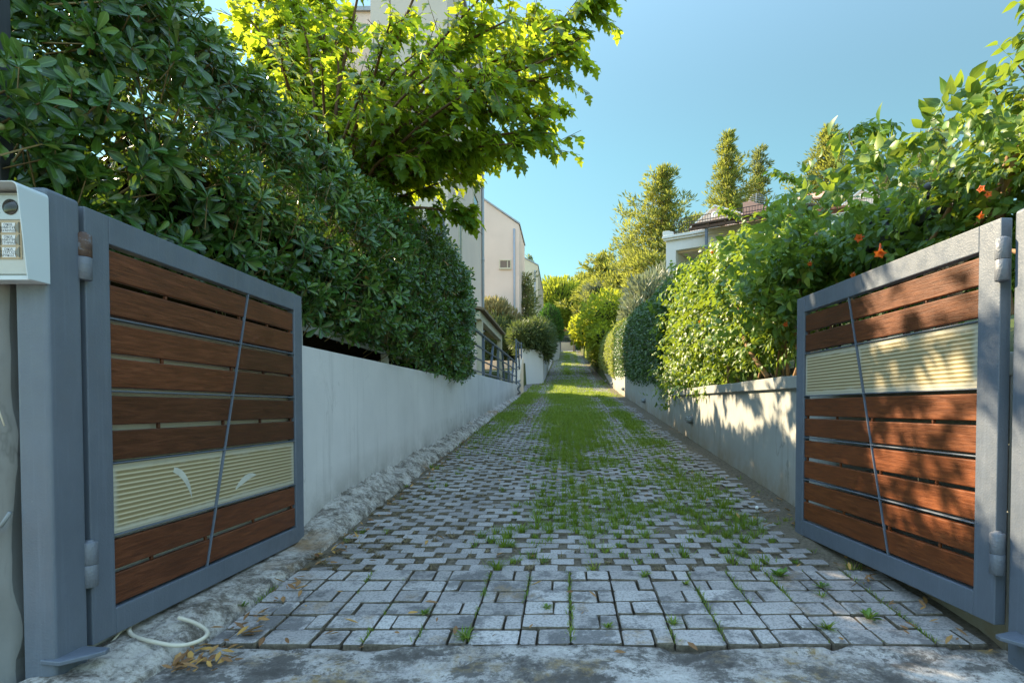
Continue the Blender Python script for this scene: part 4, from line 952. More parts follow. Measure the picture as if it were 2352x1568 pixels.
scatter_multi('foliage', ros, pos, d, rvec(len(pos)), rng.uniform(.064, .106, len(pos))*np.interp(pos[:,1], [1.6,3.5,6], [1.12,1.06,1.0]), M['pitto'], t)
n2_ = 3000
p2, nr2 = hedge_samples(n2_, 1.62, 9.35, pitto_prof, 1); p2 = p2 - nr2*rng.uniform(.10, .30, n2_)[:,None]; d2 = norm(nr2*.5 + np.array([0,0,.3]) + rvec(n2_)*.9)
ok = ~((p2[:,1] < 2.06) & (p2[:,2] > 1.95)) & ~((p2[:,1] < 3.5) & (p2[:,0] > -1.68) & (p2[:,2] < 1.62)) & ~((p2[:,1] < 1.95) & (p2[:,2] < 1.6)); p2, d2 = p2[ok], d2[ok]
scatter_multi('inner_foliage', ros, p2, d2, rvec(len(p2)), rng.uniform(.07, .10, len(p2)), M['pitto'], t)
# near end of the hedge, facing the street
n4_ = 1100; p4_ = np.stack([-1.66 - 1.1*rng.random(n4_)**.8, 2.04 + np.abs(rng.normal(0,.12,n4_)), rng.uniform(1.5, 2.98, n4_)], -1)
scatter_multi('near_foliage', ros, p4_, norm(np.array([0,-.8,.3]) + rvec(n4_)*.6), rvec(n4_), rng.uniform(.075,.115,n4_), M['pitto'], t)
# far end of the hedge, rounded towards the terrace
n3_ = 420; yy = 9.15 + rng.random(n3_)*.25; xx = -1.5 - rng.random(n3_)*1.2; zz = 1.4 + rng.random(n3_)*1.8
p3 = np.stack([xx, yy, zz], -1); scatter_multi('end_foliage', ros, p3, norm(np.array([0,.8,.3]) + rvec(n3_)*.6), rvec(n3_), rng.uniform(.07,.1,n3_), M['pitto'], t)
stems('twigs', pos, d, rng.uniform(.08,.20,len(pos)), rng.uniform(.0022,.0036,len(pos)), M['twig'], t)
hedge_core('shade_core', 2.35, 9.3, lambda y: [(x, min(z, 2.25 + max(0, y-4.6)*.5)) for x, z in pitto_prof(y)], .30, 1, M['core'], t, -2.7)
s = rng.choice(len(pos), 90, replace=False); scatter('yellowed_leaves', T_OBOV, pos[s] + rng.normal(0,.03,(90,3)), frames(rvec(90), rvec(90)), rng.uniform(.06,.09,90), M['pitto_old'], t)
for i in rng.choice(np.where(pos[:,1] < 4.5)[0], 26, replace=False): MB().ball(pos[i] + rng.normal(0,.02,3) + d[i]*.03, rng.uniform(.007,.010), 8, 6).build('fruit', M['fruit'], t)
for c in t.children: c.data.transform(Matrix.Translation(-t.location))

# --- lobed-leaf tree behind the hedge
t = thing('broadleaf_tree', (-2.75, 6.4, 1.1), 'spreading tree with lobed yellow-green leaves, backlit above the left hedge', 'tree')
O = np.array([-2.75, 6.4, 1.1]); fork = np.array([-2.55, 6.25, 2.75])
ends = [(1372,12,5.5),(1325,85,5.7),(1315,165,6.1),(1300,120,5.2),(1262,250,6.5),(1268,335,5.9),(1180,330,5.2),(1075,500,5.5),(1080,385,6.6),(1010,420,6.1),(1240,50,6.7),(1150,-60,6.4),(1010,-120,6.9),(850,-150,6),(570,40,5.4),(900,40,4.9),(1020,150,4.8),(1130,190,5),(980,250,5.5),(880,340,5.6),(960,360,5.3),(1200,180,7.3),(1100,80,7.6),(800,80,7.3),(1170,250,5.7),(1060,300,5.2),(1230,120,5.6),(1180,40,5.2),(1080,20,5.2),(960,120,5.6),(680,20,6.2),(1060,350,5.8),(1190,110,6.2),(860,150,5.4),(770,90,6.0),(1225,300,5.4),(1120,330,5.9),(640,80,4.8),(740,150,5.0),(830,210,4.7),(560,60,6.8),(620,140,6.6),(680,60,7.2),(590,-40,6.5),(730,-20,7.0),(670,190,6.4),(740,240,6.6),(800,300,6.4),(640,20,7.4),(820,200,7.2)]
pts_ = [np.array(at(*e)) for e in ends] + [np.array(p) for p in [(-3.3,8.2,5.4),(-3.0,9.4,4.6)]]
bm_ = MB(); bm_.tube([(0,0,-.1),(.03,-.03,.5),(.08,-.06,1.1),(.2,-.15,1.65)], [.13,.11,.10,.085], 12)
LP, LD, LN = [], [], []
mains = {}
for e in pts_:
    v = e - fork; L = np.linalg.norm(v); h = fork + v*.33 + np.array([0,0,.10*L]); h2 = fork + v*.7 + np.array([0,0,.10*L]); h += rng.normal(0,.06,3); h2 += rng.normal(0,.06,3)
    pl = [np.array(p) for p in smooth([fork, h, h2, e], 3)]
    bm_.tube([p - O for p in pl], list(np.linspace(.030, .004, len(pl))), 7)
    m_ = int((14 + 5.5*L)*(.55 if (e[0] < -1.3 and e[1] < 6.3) else (1.9 if e[1] > 6.3 and e[0] < -1 else 1.15)))
    for q in range(m_):
        u_ = rng.uniform(.22, 1.0)**.8; i = min(int(u_*(len(pl)-1)), len(pl)-2); p = pl[i]; ld = norm(pl[i+1]-pl[i])
        td = norm(ld*.8 + rvec(1)[0]*.9 + np.array([.12,-.1,.15])); tl = rng.uniform(.20,.40)*(.6 if e[2] < 3.4 else 1)
        q2 = p + td*tl; bm_.tube([p - O, q2 - O], [.005,.0025], 4, False)
        nl = rng.integers(5, 9)
        for j in range(nl):
            w_ = (j+.6)/nl; c = p + td*tl*w_ + np.array([0,0,-.12*w_*w_*tl]); sd = norm(np.cross(td, [0,0,1]) + 1e-3)*(1 if j % 2 else -1)
            LP.append(c + rng.normal(0,.012,3)); LD.append(norm(td*.45 + sd*.55 + np.array([.12,0,-.55]) + rng.normal(0,.22,3))); LN.append(norm(np.array([.15,-.1,.9]) + sd*.25 + td*.2 + rng.normal(0,.22,3)))
LP, LD, LN = np.array(LP), np.array(LD), np.array(LN)
ok = ~((LP[:,2] < 2.62) & (LP[:,0] > -1.9)); LP, LD, LN = LP[ok], LD[ok], LN[ok]
scatter('crown', T_LOBED, LP - O, frames(LD, LN), rng.uniform(.075,.15,len(LP)), M['mulberry'], t)
bm_.build('trunk', M['bark'], t)

# --- flowering vine on the right wall
def interp(y, xs_, ys_): return float(np.interp(y, xs_, ys_))
def vine_prof(y):
    zt = interp(y, [2.3,3.2,4.4,6.5,7.8,10.4], [2.12,1.98,2.26,2.80,2.98,3.35]); f = float(xr(y)); b = interp(y, [2,4,6.5,8,9.6], [1.40,1.42,1.18,.98,.92])
    P = np.array([(f+.12,b),(f+.04,b+.30),(f-.03,b+.65),(f+.0,b+1.0 if zt > b+1.5 else (b+zt)/2+.1),(f+.10,zt-.42),(f+.30,zt-.12),(f+.7,zt+.05)])
    j = (fnoise(np.full(7, 3.), np.full(7, y), np.arange(7)*.6, 1.5, 97) - .5)*.34; P[:,0] += j; P[:,1] += np.where(np.arange(7) > 3, j*.8, 0); return P
t = thing('flowering_vine', (2.2, 6, 1.0), 'sunlit trumpet vine with toothed leaflets and a few orange flowers, sprawling over the coped wall', 'vine')
O = np.array([2.2, 6, 1.0]); n1_ = 7600
pos, nor = hedge_samples(n1_, 2.25, 10.4, vine_prof, -1)
pos = pos - nor*np.abs(rng.normal(0,.16,n1_))[:,None] + nor*(rng.random(n1_)**6*.22)[:,None] + rng.normal(0,.04,pos.shape)
ok = ~((pos[:,0] < 1.94) & (pos[:,1] < 4.0) & (pos[:,2] < 1.88)) & ~((pos[:,0] < 1.80) & (pos[:,1] < 3.9) & (pos[:,2] < 2.02)); pos, nor = pos[ok], nor[ok]
d = norm(nor*.55 + np.array([-.05,-.1,.05]) + rvec(len(pos))*.75); nn = norm(nor*.7 + np.array([-.2,0,.7]) + rng.normal(0,.3,nor.shape))
scatter_multi('foliage', [with_ids(T_, len(T_LEAFLET['v'])) for T_ in T_COMPS], pos - O, d, nn, rng.uniform(.095,.165,len(pos)), M['vine'], t, .2)
p2, nr2 = hedge_samples(2600, 2.4, 10.3, vine_prof, -1); p2 = p2 - nr2*rng.uniform(.22,.55,2600)[:,None]; ok = ~((p2[:,0] < 1.98) & (p2[:,1] < 4.0) & (p2[:,2] < 1.9)); p2, nr2 = p2[ok], nr2[ok]
scatter_multi('inner_foliage', [with_ids(T_, len(T_LEAFLET['v'])) for T_ in T_COMPS], p2 - O, norm(nr2*.4 + rvec(len(p2))), rvec(len(p2)), rng.uniform(.10,.17,len(p2)), M['vine'], t, .2)
# long sprays that stand out of the vine
sp = [[(2.1,3.75,2.15),(1.92,3.9,2.62),(1.98,4.1,2.86),(2.28,4.2,2.92)], [(2.2,4.2,2.3),(2.4,4.1,2.75),(2.75,4.0,2.92)], [(2.1,2.75,2.1),(1.96,2.68,2.35),(1.86,2.62,2.44)], [(2.2,2.7,2.2),(2.05,2.62,2.45),(1.9,2.56,2.53)], [(2.3,2.6,2.3),(2.12,2.6,2.6),(2.03,2.56,2.68)], [(2.3,2.6,2.3),(2.2,2.6,2.75),(2.08,2.58,2.86)], [(2.2,3,2.1),(2.1,2.95,2.32),(2.0,2.85,2.40)], [(2.3,5,2.5),(2.05,5.1,2.85),(1.95,5.2,2.98)], [(2.4,3.3,2.2),(2.4,3.2,2.5),(2.45,3.1,2.7)], [(2.3,6.9,2.9),(2.1,7,3.2),(1.95,7.1,3.3)], [(2.5,2.8,2.2),(2.5,2.75,2.6),(2.45,2.7,2.8)]]
cp, cdv, cn = [], [], []; mb = MB()
for s_ in sp:
    s_ = [(x_ + .07*(y_ < 3.2), y_, z_ - .13*(y_ < 3.2)) for x_, y_, z_ in s_]
    pl = smooth(s_, 3); mb.tube([p - Vector(O) for p in pl], list(np.linspace(.007,.003,len(pl))), 6)
    for i in range(2, len(pl)-1, 1):
        p = np.array(pl[i]); td = norm(np.array(pl[i+1]-pl[i-1]))
        for sgn in (-1,1):
            if rng.random() < .25: continue
            sd = norm(np.cross(td, [0,0,1]))*sgn; cp.append(p); cdv.append(norm(sd*.7 + td*.5 + np.array([0,0,-.15]) + rng.normal(0,.2,3))); cn.append(norm(np.array([-.2,0,1]) + rng.normal(0,.25,3)))
    cp.append(np.array(pl[-1])); cdv.append(norm(np.array(pl[-1]-pl[-3]))); cn.append(np.array([0,0,1.]))
cp, cdv, cn = map(np.array, (cp, cdv, cn)); scatter_multi('spray_leaves', [with_ids(T_, len(T_LEAFLET['v'])) for T_ in T_COMPS], cp - O, cdv, cn, rng.uniform(.08,.14,len(cp)), M['vine'], t, .2)
for q in range(60):
    y = rng.uniform(2.3, 9.5); P = vine_prof(y); x = P[1][0] + rng.uniform(.05,.4); z = P[0][1]; k_ = rng.uniform(.5, 1.3)
    pl = smooth([(x, y, .98), (x + rng.normal(0,.1), y + rng.normal(0,.15), z + .3), (x + rng.normal(0,.15), y + rng.normal(0,.25), min(z + .3 + .4*k_, P[5][1] - .5)), (x - .02 + rng.normal(0,.10), y + rng.normal(0,.3), min(z + .3 + .9*k_, P[5][1] - .35))], 2)
    mb.tube([p - Vector(O) for p in pl], list(np.linspace(rng.uniform(.008,.022),.005,len(pl))), 6)
for (a, b, c, r_) in [((2.0,2.6,1.3),(1.93,2.62,1.75),(2.15,2.62,2.3),.020), ((1.95,2.75,1.45),(2.0,2.7,1.85),(2.1,2.65,2.3),.016), ((1.9,2.9,1.5),(2.02,2.72,1.9),(2.2,2.7,2.2),.018), ((1.85,3.2,1.5),(1.92,3,1.8),(2.05,2.9,2.1),.012), ((1.72,4.0,1.2),(1.66,4.2,1.75),(1.9,4.4,2.2),.02), ((1.75,5,1.15),(1.62,5.3,1.5),(1.72,5.7,1.9),.022), ((1.75,6.2,1.15),(1.66,5.9,1.6),(1.7,5.6,1.9),.016)]:
    pl = smooth([a, b, c], 3); mb.tube([p - Vector(O) for p in pl], r_, 8)
mb.build('woody_stems', M['vine_wood'], t)
def flower(p, d_, s_):
    parts = []; d_ = norm(np.array(d_, float)); a = norm(np.cross(d_, [.3,.2,.9])); b = np.cross(d_, a); V, F = [], []
    prof = [(0,.10),(.35,.13),(.7,.20),(.9,.30),(1.0,.52),(.96,.66)]; n_ = 15
    for t_, r_ in prof:
        for j in range(n_):
            an = 2*math.pi*j/n_; k_ = 1 + .28*math.cos(5*an)*(t_ > .85); V.append(np.array(p) + (d_*t_*1.0 + (a*math.cos(an)+b*math.sin(an))*r_*k_*.55)*s_)
    for i in range(len(prof)-1):
        for j in range(n_): F.append((i*n_+j, i*n_+(j+1)%n_, (i+1)*n_+(j+1)%n_, (i+1)*n_+j))
    return MB().add([v - O for v in V], F, True).build('flower', M['flower'], t)
for (u, v, Y, dd, s_) in [(1985,543,3.55,(-.8,-.5,-.3),.06), (2022,560,3.4,(-.3,-.5,-.9),.075), (1862,600,4.1,(-.4,-.6,-.6),.04), (2263,440,2.55,(-.8,-.5,.1),.05), (2275,447,2.55,(-.7,-.6,-.2),.045), (2255,486,2.6,(-.5,-.5,-.8),.045), (1640,575,6.1,(-.6,-.5,-.6),.05), (1808,738,4.6,(-.5,-.6,-.6),.05), (1610,735,6.0,(-.5,-.6,-.5),.05), (1962,625,3.7,(-.5,-.6,-.6),.04)]:
    p = np.array(at(u, v, (1.50 if u < 2100 else 1.60)*FPX/(u - UC))); flower(p, dd, s_*(.9 if u < 2100 else .7))

# --- clipped hedges further up the right side
def clip_prof(ztop, overhang=.02, depth=.8):
    def f(y):
        x = float(xr(y)); b = float(zd(y)) + interp(y, [9,14,20,45], [.62,.48,.42,.35]); zt = ztop(y)
        P = np.array([(x+.06,b),(x-overhang-.04,b+.22),(x-overhang-.08,b+.7),(x-overhang-.05,(b+zt)/2+.25),(x+.02,zt-.35),(x+.22,zt-.06),(x+depth,zt)])
        j = (fnoise(np.full(7, 5.), np.full(7, y), np.arange(7)*.6, .9, 99) - .5)*.16; P[:,0] += j; return P
    return f
def clipped(label, y0, y1, ztop, n, T, s0, s1, m, over=.02, back=3.2, grp=None):
    prof = clip_prof(ztop, over); t = thing('clipped_hedge', (2.2, (y0+y1)/2, float(zd((y0+y1)/2)) + .7), label, 'hedge', grp); O = np.array(t.location)
    pos, nor = hedge_samples(n, y0, y1, prof, -1, ypow=1.25); pos = pos - nor*np.abs(rng.normal(0,.07,n))[:,None] + rng.normal(0,.02,pos.shape)
    for ycap in (y0, y1):
        k_ = n//14; P = np.array([prof(ycap)]); xx = rng.uniform(P[0,:,0].min(), P[0,-1,0], k_); zz = rng.uniform(P[0,0,1], P[0,-1,1]-.1, k_)
        pos = np.concatenate([pos, np.stack([xx, ycap + rng.normal(0,.04,k_), zz], -1)]); nor = np.concatenate([nor, np.tile([0, -1. if ycap == y0 else 1., 0], (k_,1))])
    N_ = len(pos); d = norm(nor*.6 + np.array([0,-.1,-.25]) + rvec(N_)*.7); nn = norm(nor + np.array([0,0,.6]) + rng.normal(0,.35,nor.shape))
    scatter('foliage', T, pos - O, frames(d, nn), rng.uniform(s0, s1, N_), m, t)
    c = hedge_core('shade_core', y0, y1, prof, .22, -1, M['core'], t, back); c.data.transform(Matrix.Translation(-Vector(O))); return t
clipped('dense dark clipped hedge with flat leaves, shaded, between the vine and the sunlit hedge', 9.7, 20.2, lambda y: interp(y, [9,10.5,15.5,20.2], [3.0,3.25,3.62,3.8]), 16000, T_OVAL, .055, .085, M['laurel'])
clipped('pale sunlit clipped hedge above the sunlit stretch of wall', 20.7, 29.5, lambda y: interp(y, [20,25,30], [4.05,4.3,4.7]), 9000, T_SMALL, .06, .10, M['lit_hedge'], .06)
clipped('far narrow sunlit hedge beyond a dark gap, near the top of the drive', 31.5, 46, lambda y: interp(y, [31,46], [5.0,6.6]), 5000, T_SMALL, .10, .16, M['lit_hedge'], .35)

# --- shrubs
def bush(name, label, cat, blobs, n, T, s0, s1, m, up=.25, core=.62, trunk=None, grp=None, shell=.30, droop=0, base=None):
    """blobs: (centre, radii); leaf clumps fill the outer shell of each, so the edge is uneven and gaps show"""
    c0 = np.array(base if base is not None else (blobs[0][0][0], blobs[0][0][1], min(c[2]-r[2] for c, r in blobs)), float)
    t = thing(name, tuple(c0), label, cat, grp); vol = np.array([r[0]*r[1]+r[1]*r[2]+r[0]*r[2] for c, r in blobs]); cnt = (vol/vol.sum()*n).astype(int); P, Nn = [], []
    for (c, r), k_ in zip(blobs, cnt):
        v = rvec(k_); lump = .82 + .36*vnoise(v*2.6 + np.array(c)*1.7, 3)
        rad = (1 - np.abs(rng.normal(0, shell, k_)))*lump; rad = np.clip(rad, .1, 1.25); P.append(np.array(c) + v*np.array(r)*rad[:,None]); Nn.append(norm(v/np.array(r)))
    P, Nn = np.concatenate(P), np.concatenate(Nn); N_ = len(P)
    d = norm(Nn*.8 + np.array([0,0,up - droop]) + rvec(N_)*.55); nn = norm(Nn*.5 + np.array([0,0,.6]) + rng.normal(0,.5,Nn.shape))
    scatter('foliage', T, P - c0, frames(d, nn), rng.uniform(s0, s1, N_), m, t)
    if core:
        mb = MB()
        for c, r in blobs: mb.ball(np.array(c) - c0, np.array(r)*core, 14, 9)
        mb.v = [tuple(np.array(p)*(.9 + .25*float(fnoise(*p, 1.1, 9)))) for p in mb.v]; mb.build('shade_core', M['core_green'], t)
    if trunk:
        mb = MB(); mb.tube([np.array(p) - c0 for p in trunk[0]], trunk[1], 8); mb.build('trunk', M['bark'], t)
    return t
bush('lime_shrub', 'big loose yellow-green shrub in full sun, arching over the upper drive', 'shrub', [((2.3,31,5.5),(1.7,2.0,1.5)), ((1.2,33,5.2),(1.0,1.6,1.0)), ((3.4,32,5.6),(1.4,1.8,1.2)), ((1.9,30,4.4),(.8,1.6,1.0))], 11000, T_SMALL, .13, .24, M['lime'], .2, .5)
bush('olive_tree', 'silvery grey-leaved small tree just above the dark clipped hedge', 'tree', [((3.35,24,5.0),(1.0,1.2,1.5)), ((4.1,25,5.6),(.9,1,1.3)), ((2.7,23,4.3),(.6,.9,.9))], 5500, T_NEEDLE, .18, .32, M['olive'], .5, .45, ([(3.4,24,1.8),(3.4,24,4.6)], [.14,.09]))
bush('feathery_hedge', 'dark feathery evergreen hedge spilling over the bent white wall', 'hedge', [((-1.35,25.5,4.0),(.75,1.0,.85)), ((-1.25,27.3,4.2),(.75,1.6,.9)), ((-1.9,24.9,3.9),(.6,.8,.7)), ((-.92,25.7,3.5),(.35,.8,.6)), ((-1.15,31,4.5),(.6,3.5,.8))], 9500, T_NEEDLE, .12, .26, M['sage'], .15, .75)
bush('brown_hedge', 'dull brownish green hedge behind the pergola post', 'hedge', [((-3.2,27.6,3.9),(1.15,.8,1.5)), ((-4.5,28,4.1),(1.2,.8,1.4))], 5000, T_NEEDLE, .13, .24, M['sage'], .1, .75)
bush('added_shade_hedge', 'unseen hedge added between the two house ends to shade the upper drive', 'hedge', [((-2.7,36.5,5.9),(.8,2.4,1.6)), ((-2.7,40,6.2),(.8,2.4,1.6)), ((-2.7,41.6,6.2),(.8,2.0,1.4))], 5000, T_NEEDLE, .2, .36, M['sage'], .3, .8)  # hidden from view, added to keep the upper drive in shade
bush('plume_shrub', 'buff-tipped shrub with upright plumes against the off-white house', 'shrub', [((-3.4,28.6,5.4),(.65,.55,.85)), ((-2.75,28.8,5.0),(.52,.55,.7)), ((-3.85,28.5,5.2),(.6,.55,1.0))], 3200, T_NEEDLE, .16, .34, M['buff'], 1.0, .4)
bush('rounded_evergreen', 'rounded dark green evergreen leaning over the drive beyond the feathery hedge', 'shrub', [((-1.25,46,7.6),(.95,1.2,1.45)), ((-.85,46,6.9),(.6,1,.9))], 6000, T_NEEDLE, .14, .26, M['thuja'], .5, .8)
bush('red_hedge', 'low clipped hedge with rust-red tips at the far end of the drive', 'hedge', [((-.3,80,10.9),(1.0,.8,.7)), ((.9,80,11.0),(1.1,.8,.7)), ((2.1,80,11.0),(1.0,.8,.7))], 3000, T_SMALL, .18, .30, M['red_leaf'], .3, .8)
bush('far_hedge', 'dull green hedge bank between the end gate and the red-tipped hedge', 'hedge', [((-.6,77,9.6),(1.2,.8,1.2)), ((1.2,77.5,9.6),(1.4,.8,1.2)), ((2.8,77,9.4),(1.0,.8,1.3))], 3600, T_SMALL, .18, .32, M['sage'], .2, .8)
bush('topiary_tree', 'ball-clipped small tree on a bare stem beside the end gate', 'tree', [((.92,69.5,9.85),(.62,.62,.72))], 1800, T_SMALL, .12, .2, M['olive'], .1, .85, ([(.95,69.5,7.5),(.98,69.5,8.4),(.92,69.5,9.4)], [.07,.06,.06]), None, .12)
bush('dark_shrub', 'dark upright shrub right of the ball-clipped tree', 'shrub', [((1.85,70.5,8.9),(.55,.6,1.1))], 1500, T_SMALL, .14, .25, M['thuja'], .3, .85)
bush('added_shade_tree', 'unseen tree added behind the far end of the left hedge for its shade', 'tree', [((-4.1,12.2,3.9),(1.3,1.5,1.3)), ((-4.9,10.6,3.9),(1.3,1.5,1.3))], 5200, T_HEART, .14, .22, M['mulberry'], .1, .4, ([(-4.4,11.5,1.0),(-4.4,11.4,3.4)], [.12,.08]))  # out of view, put in so its crown shades the drive
# sparse conifer in front of the houses
def conifer(label, x, y, ztop, rad, m, dens=1.0, shape=1.0, bare=.06, tuft=.40, zb=None, base_fr=.12, name='pine_tree', bark='pine_bark', grp=None):
    z0_ = zg(x, y) - .2 if zb is None else zb; H = ztop - z0_; t = thing(name, (x, y, z0_), label, 'tree', grp)
    mb = MB(); lean = rng.normal(0, .15); mb.tube([(0,0,0),(lean*.5,0,H*.5),(lean,0,H*.985)], [.018*H, .011*H, .012], 8)
    nb = int(58*dens*max(1, H/14)); P, D, Nn = [], [], []
    for b in range(nb):
        f = base_fr + (1-base_fr)*(1 - (b+.5)/nb)**.85*1.0; f = 1 - (1-base_fr)*((b+rng.random())/nb)**.9; z = f*H
        r_ = rad*1.75*min(1, ((1-f)/.75)**shape + bare)*rng.uniform(.30, 1.10); az = b*2.399 + rng.normal(0,.3); r_ *= .45 + 1.05*float(vnoise(np.array([math.cos(az)*1.4 + x, math.sin(az)*1.4, f*6 + y]), 5)); up_ = .15 + .5*f
        ce, se = math.cos(az), math.sin(az); tip = np.array([ce*r_, se*r_, z + r_*up_*.6]); st = np.array([lean*f, 0, z - r_*.12])
        mb.tube([st, st*.4 + tip*.6 - np.array([0,0,.06*r_]), tip], [.03+.012*r_, .02, .006], 4, False)
        npuff = max(3, int(2.2 + r_*2.4))
        for q in range(npuff):
            w_ = rng.uniform(.22, 1.04); c = st + (tip-st)*w_ + rng.normal(0, .16 + .05*r_, 3)*np.array([1,1,.6]); k_ = int(17*rng.uniform(.6,1.3)); vv = rvec(k_)
            P.append(c + vv*rng.uniform(.1,.42,(k_,1))*np.array([1,1,.62])*(.75+.1*r_)); D.append(norm(vv*.8 + np.array([ce*.4, se*.4, .55]))); Nn.append(norm(vv + np.array([0,0,.5])))
    P, D, Nn = np.concatenate(P), np.concatenate(D), np.concatenate(Nn)
    scatter('crown', T_NEEDLE, P, frames(D, Nn + rng.normal(0,.3,Nn.shape)), rng.uniform(.6,1.15,len(P))*tuft, m, t)
    mb.build('trunk', M[bark], t); return t
def pine(u, v, hw, Y, label, m='pine', **kw):
    p = at(u, v, Y); return conifer(label, p.x, Y, p.z, hw/FPX*Y, M[m], **kw)
G = 'pines on the hillside behind the villas'
pine(1525, 386, 66, 50, 'broad dense pine directly left of the white villa with the timber canopy', dens=3.0, shape=.75, base_fr=.05, tuft=.42, grp=G)
pine(1670, 306, 58, 60, 'tallest yellow-green pine above the villa with the timber canopy', dens=2.8, shape=.95, tuft=.42, grp=G)
pine(1742, 345, 52, 62, 'thinner grey-green pine right of the tallest one', 'pine_grey', dens=2.0, shape=1.0, tuft=.42, grp=G)
pine(1905, 292, 85, 60, 'wide pine behind the upper villa', dens=2.8, shape=.95, tuft=.42, grp=G)
pine(2150, 298, 72, 62, 'ragged pine showing between the vine sprays on the right', 'pine_grey', dens=2.2, shape=.9, tuft=.45, grp=G)
pine(2030, 395, 45, 66, 'low pine to the right of the upper villa gable', 'pine_grey', dens=1.2, tuft=.55, grp=G)
pine(1446, 541, 36, 58, 'slender pointed pine left of the broad dense one', 'pine_grey', dens=1.3, shape=.8, grp=G)
pine(1388, 588, 60, 70, 'pine with a thin bare tip above the lime shrub', dens=1.7, shape=.6, base_fr=.03, tuft=.55, grp=G)
pine(1425, 640, 62, 52, 'bushy low pine behind the lime shrub', dens=2.0, shape=.5, base_fr=.02, grp=G)
pine(1495, 590, 66, 46, 'low spreading pine in front of the broad dense one', dens=1.8, shape=.5, base_fr=.02, grp=G)
pine(1345, 632, 48, 96, 'distant pale pine right of the round-crowned one', dens=1.6, shape=.5, base_fr=.05, tuft=.7, grp=G)
pine(1320, 655, 45, 88, 'lower pale pine between the round-crowned one and the lime shrub', 'round_pine', dens=1.5, shape=.45, base_fr=.02, tuft=.65, grp=G)
pine(1216, 588, 20, 100, 'dark pine tip just above the farther cream house', 'pine_grey', dens=.8, tuft=.5, grp=G)
pine(1590, 500, 46, 55, 'small pine between the broad dense one and the villa gable', dens=1.3, shape=.5, base_fr=.1, grp=G)
pine(1204, 634, 24, 32, 'thin wispy conifer with bare tips before the cream house ends', 'pine_grey', dens=1.0, shape=.55, tuft=.22, name='wispy_conifer', zb=2.5, base_fr=.3)
p = at(1284, 690, 86); bush('round_pine', 'round-crowned bright pine closing the view above the end gate', 'tree', [((p.x, 86, p.z),(3.7,3.5,3.4)), ((p.x-1.2,85,p.z-2.2),(3,3,2.2)), ((p.x+1.8,86,p.z-1.6),(2.4,2.6,2.2))], 9000, T_NEEDLE, .45, .85, M['round_pine'], .6, .72, ([(p.x,86,9),(p.x,86,p.z)], [.3,.2]))
p = at(1368, 672, 58); bush('grey_shrub', 'pale grey-green shrub among the pines above the lime shrub', 'shrub', [((p.x,58,p.z),(1.3,1.2,1.0))], 1400, T_NEEDLE, .25, .45, M['olive'], .4, .6)

# ------------------------------------------------------------------ grass, weeds, leaf litter
T_BLADE = {'v': np.array([(-.5,0,0),(.5,0,0),(-.38,.55,-.05),(.38,.55,-.05),(0,1,-.22)]), 'f': [(0,1,3,2),(2,3,4)], 'ux': np.array([-1,1,-1,1,0.])}
def dens(x, y):
    c = np.exp(-((x-.12)/.42)**2)*np.clip((y-2.9)/.9, .12, 1); tr = np.exp(-((x-.92)/.32)**2)*.70*np.clip((y-2.8)/.6,.3,1); l = np.exp(-((x+.55)/.5)**2)*.30
    d = np.maximum.reduce([c*.8, tr, l])*np.clip(3.2*(fnoise(x, y, 0, 1.7, 111) - .30), .06, 1.25)*(.55+.9*fnoise(x, y, 0, 6, 112)) + .22*np.clip((y-9)/8, 0, 1) - .10
    d = np.where((y > 17.5) & (y < 27), np.maximum(d, (.75*fnoise(x, y, 0, .9, 115)+.25)*np.where((y < 23.5) & (x > .35), .35, 1)), d)
    tracks = np.exp(-((x+.80)/.20)**2) + np.exp(-((x-1.22)/.16)**2)*.6; d = d*(1 - .6*np.clip(tracks, 0, 1))
    d = np.where((x < -1.0) & (y < 9), d*.35, d); d = np.where((y > 28), d*.8, d)
    return np.clip(d, 0, 1)
def hole_align(x, y):
    """pull a blade towards the cells between the blocks"""
    i = np.round((y - (2.125 + 6*.127 + .0885/2))/.0885); off = np.where(i % 2 == 0, .116 + .025, .078 + .116 + .025); w_ = .024
    c = np.round((x - off)/.166); return c*.166 + off + rng.normal(0, 1, len(x))*w_*.75
def grass(name, n, y0, y1, h0, h1, wd, m, fn, pw=1.6):
    y = y0 + (y1-y0)*rng.random(n*5)**pw; x = rng.uniform(-1.37, 1.72, n*5) + np.where(y > 24, .25, 0); keep = rng.random(n*5) < fn(x, y); x, y = x[keep][:n], y[keep][:n]; k_ = len(x)
    al = rng.random(k_) < np.where(y < 9, .82, .4); x = np.where(al, hole_align(x, y), x); x = np.clip(x, -1.4, 1.7)
    lo = np.array([xL(v) for v in y]); ok = x > lo; x, y = x[ok], y[ok]; k_ = len(x)
    cx = fnoise(x, y, 0, 9, 121); az = rng.uniform(0, 2*math.pi, k_); lean = np.abs(rng.normal(.45, .3, k_)); d = np.stack([np.cos(az)*np.sin(lean), np.sin(az)*np.sin(lean), np.cos(lean)], -1)
    nn = np.stack([-np.cos(az), -np.sin(az), np.full(k_, .3)], -1); ln = rng.uniform(h0, h1, k_)*(.55 + .8*cx)*(.7 + .6*fn(x, y)); s = np.stack([np.full(k_, wd)*rng.uniform(.7,1.3,k_)*(1 + np.clip(y-5,0,40)*.06), ln, ln], -1)
    pos = np.stack([x, y, zd(y) - .013], -1); return tag(scatter(name, T_BLADE, pos, frames(d, nn), s, m, None, np.clip(rng.random(k_)*.8 + .3*cx - .05, 0, 1)), kind='stuff')
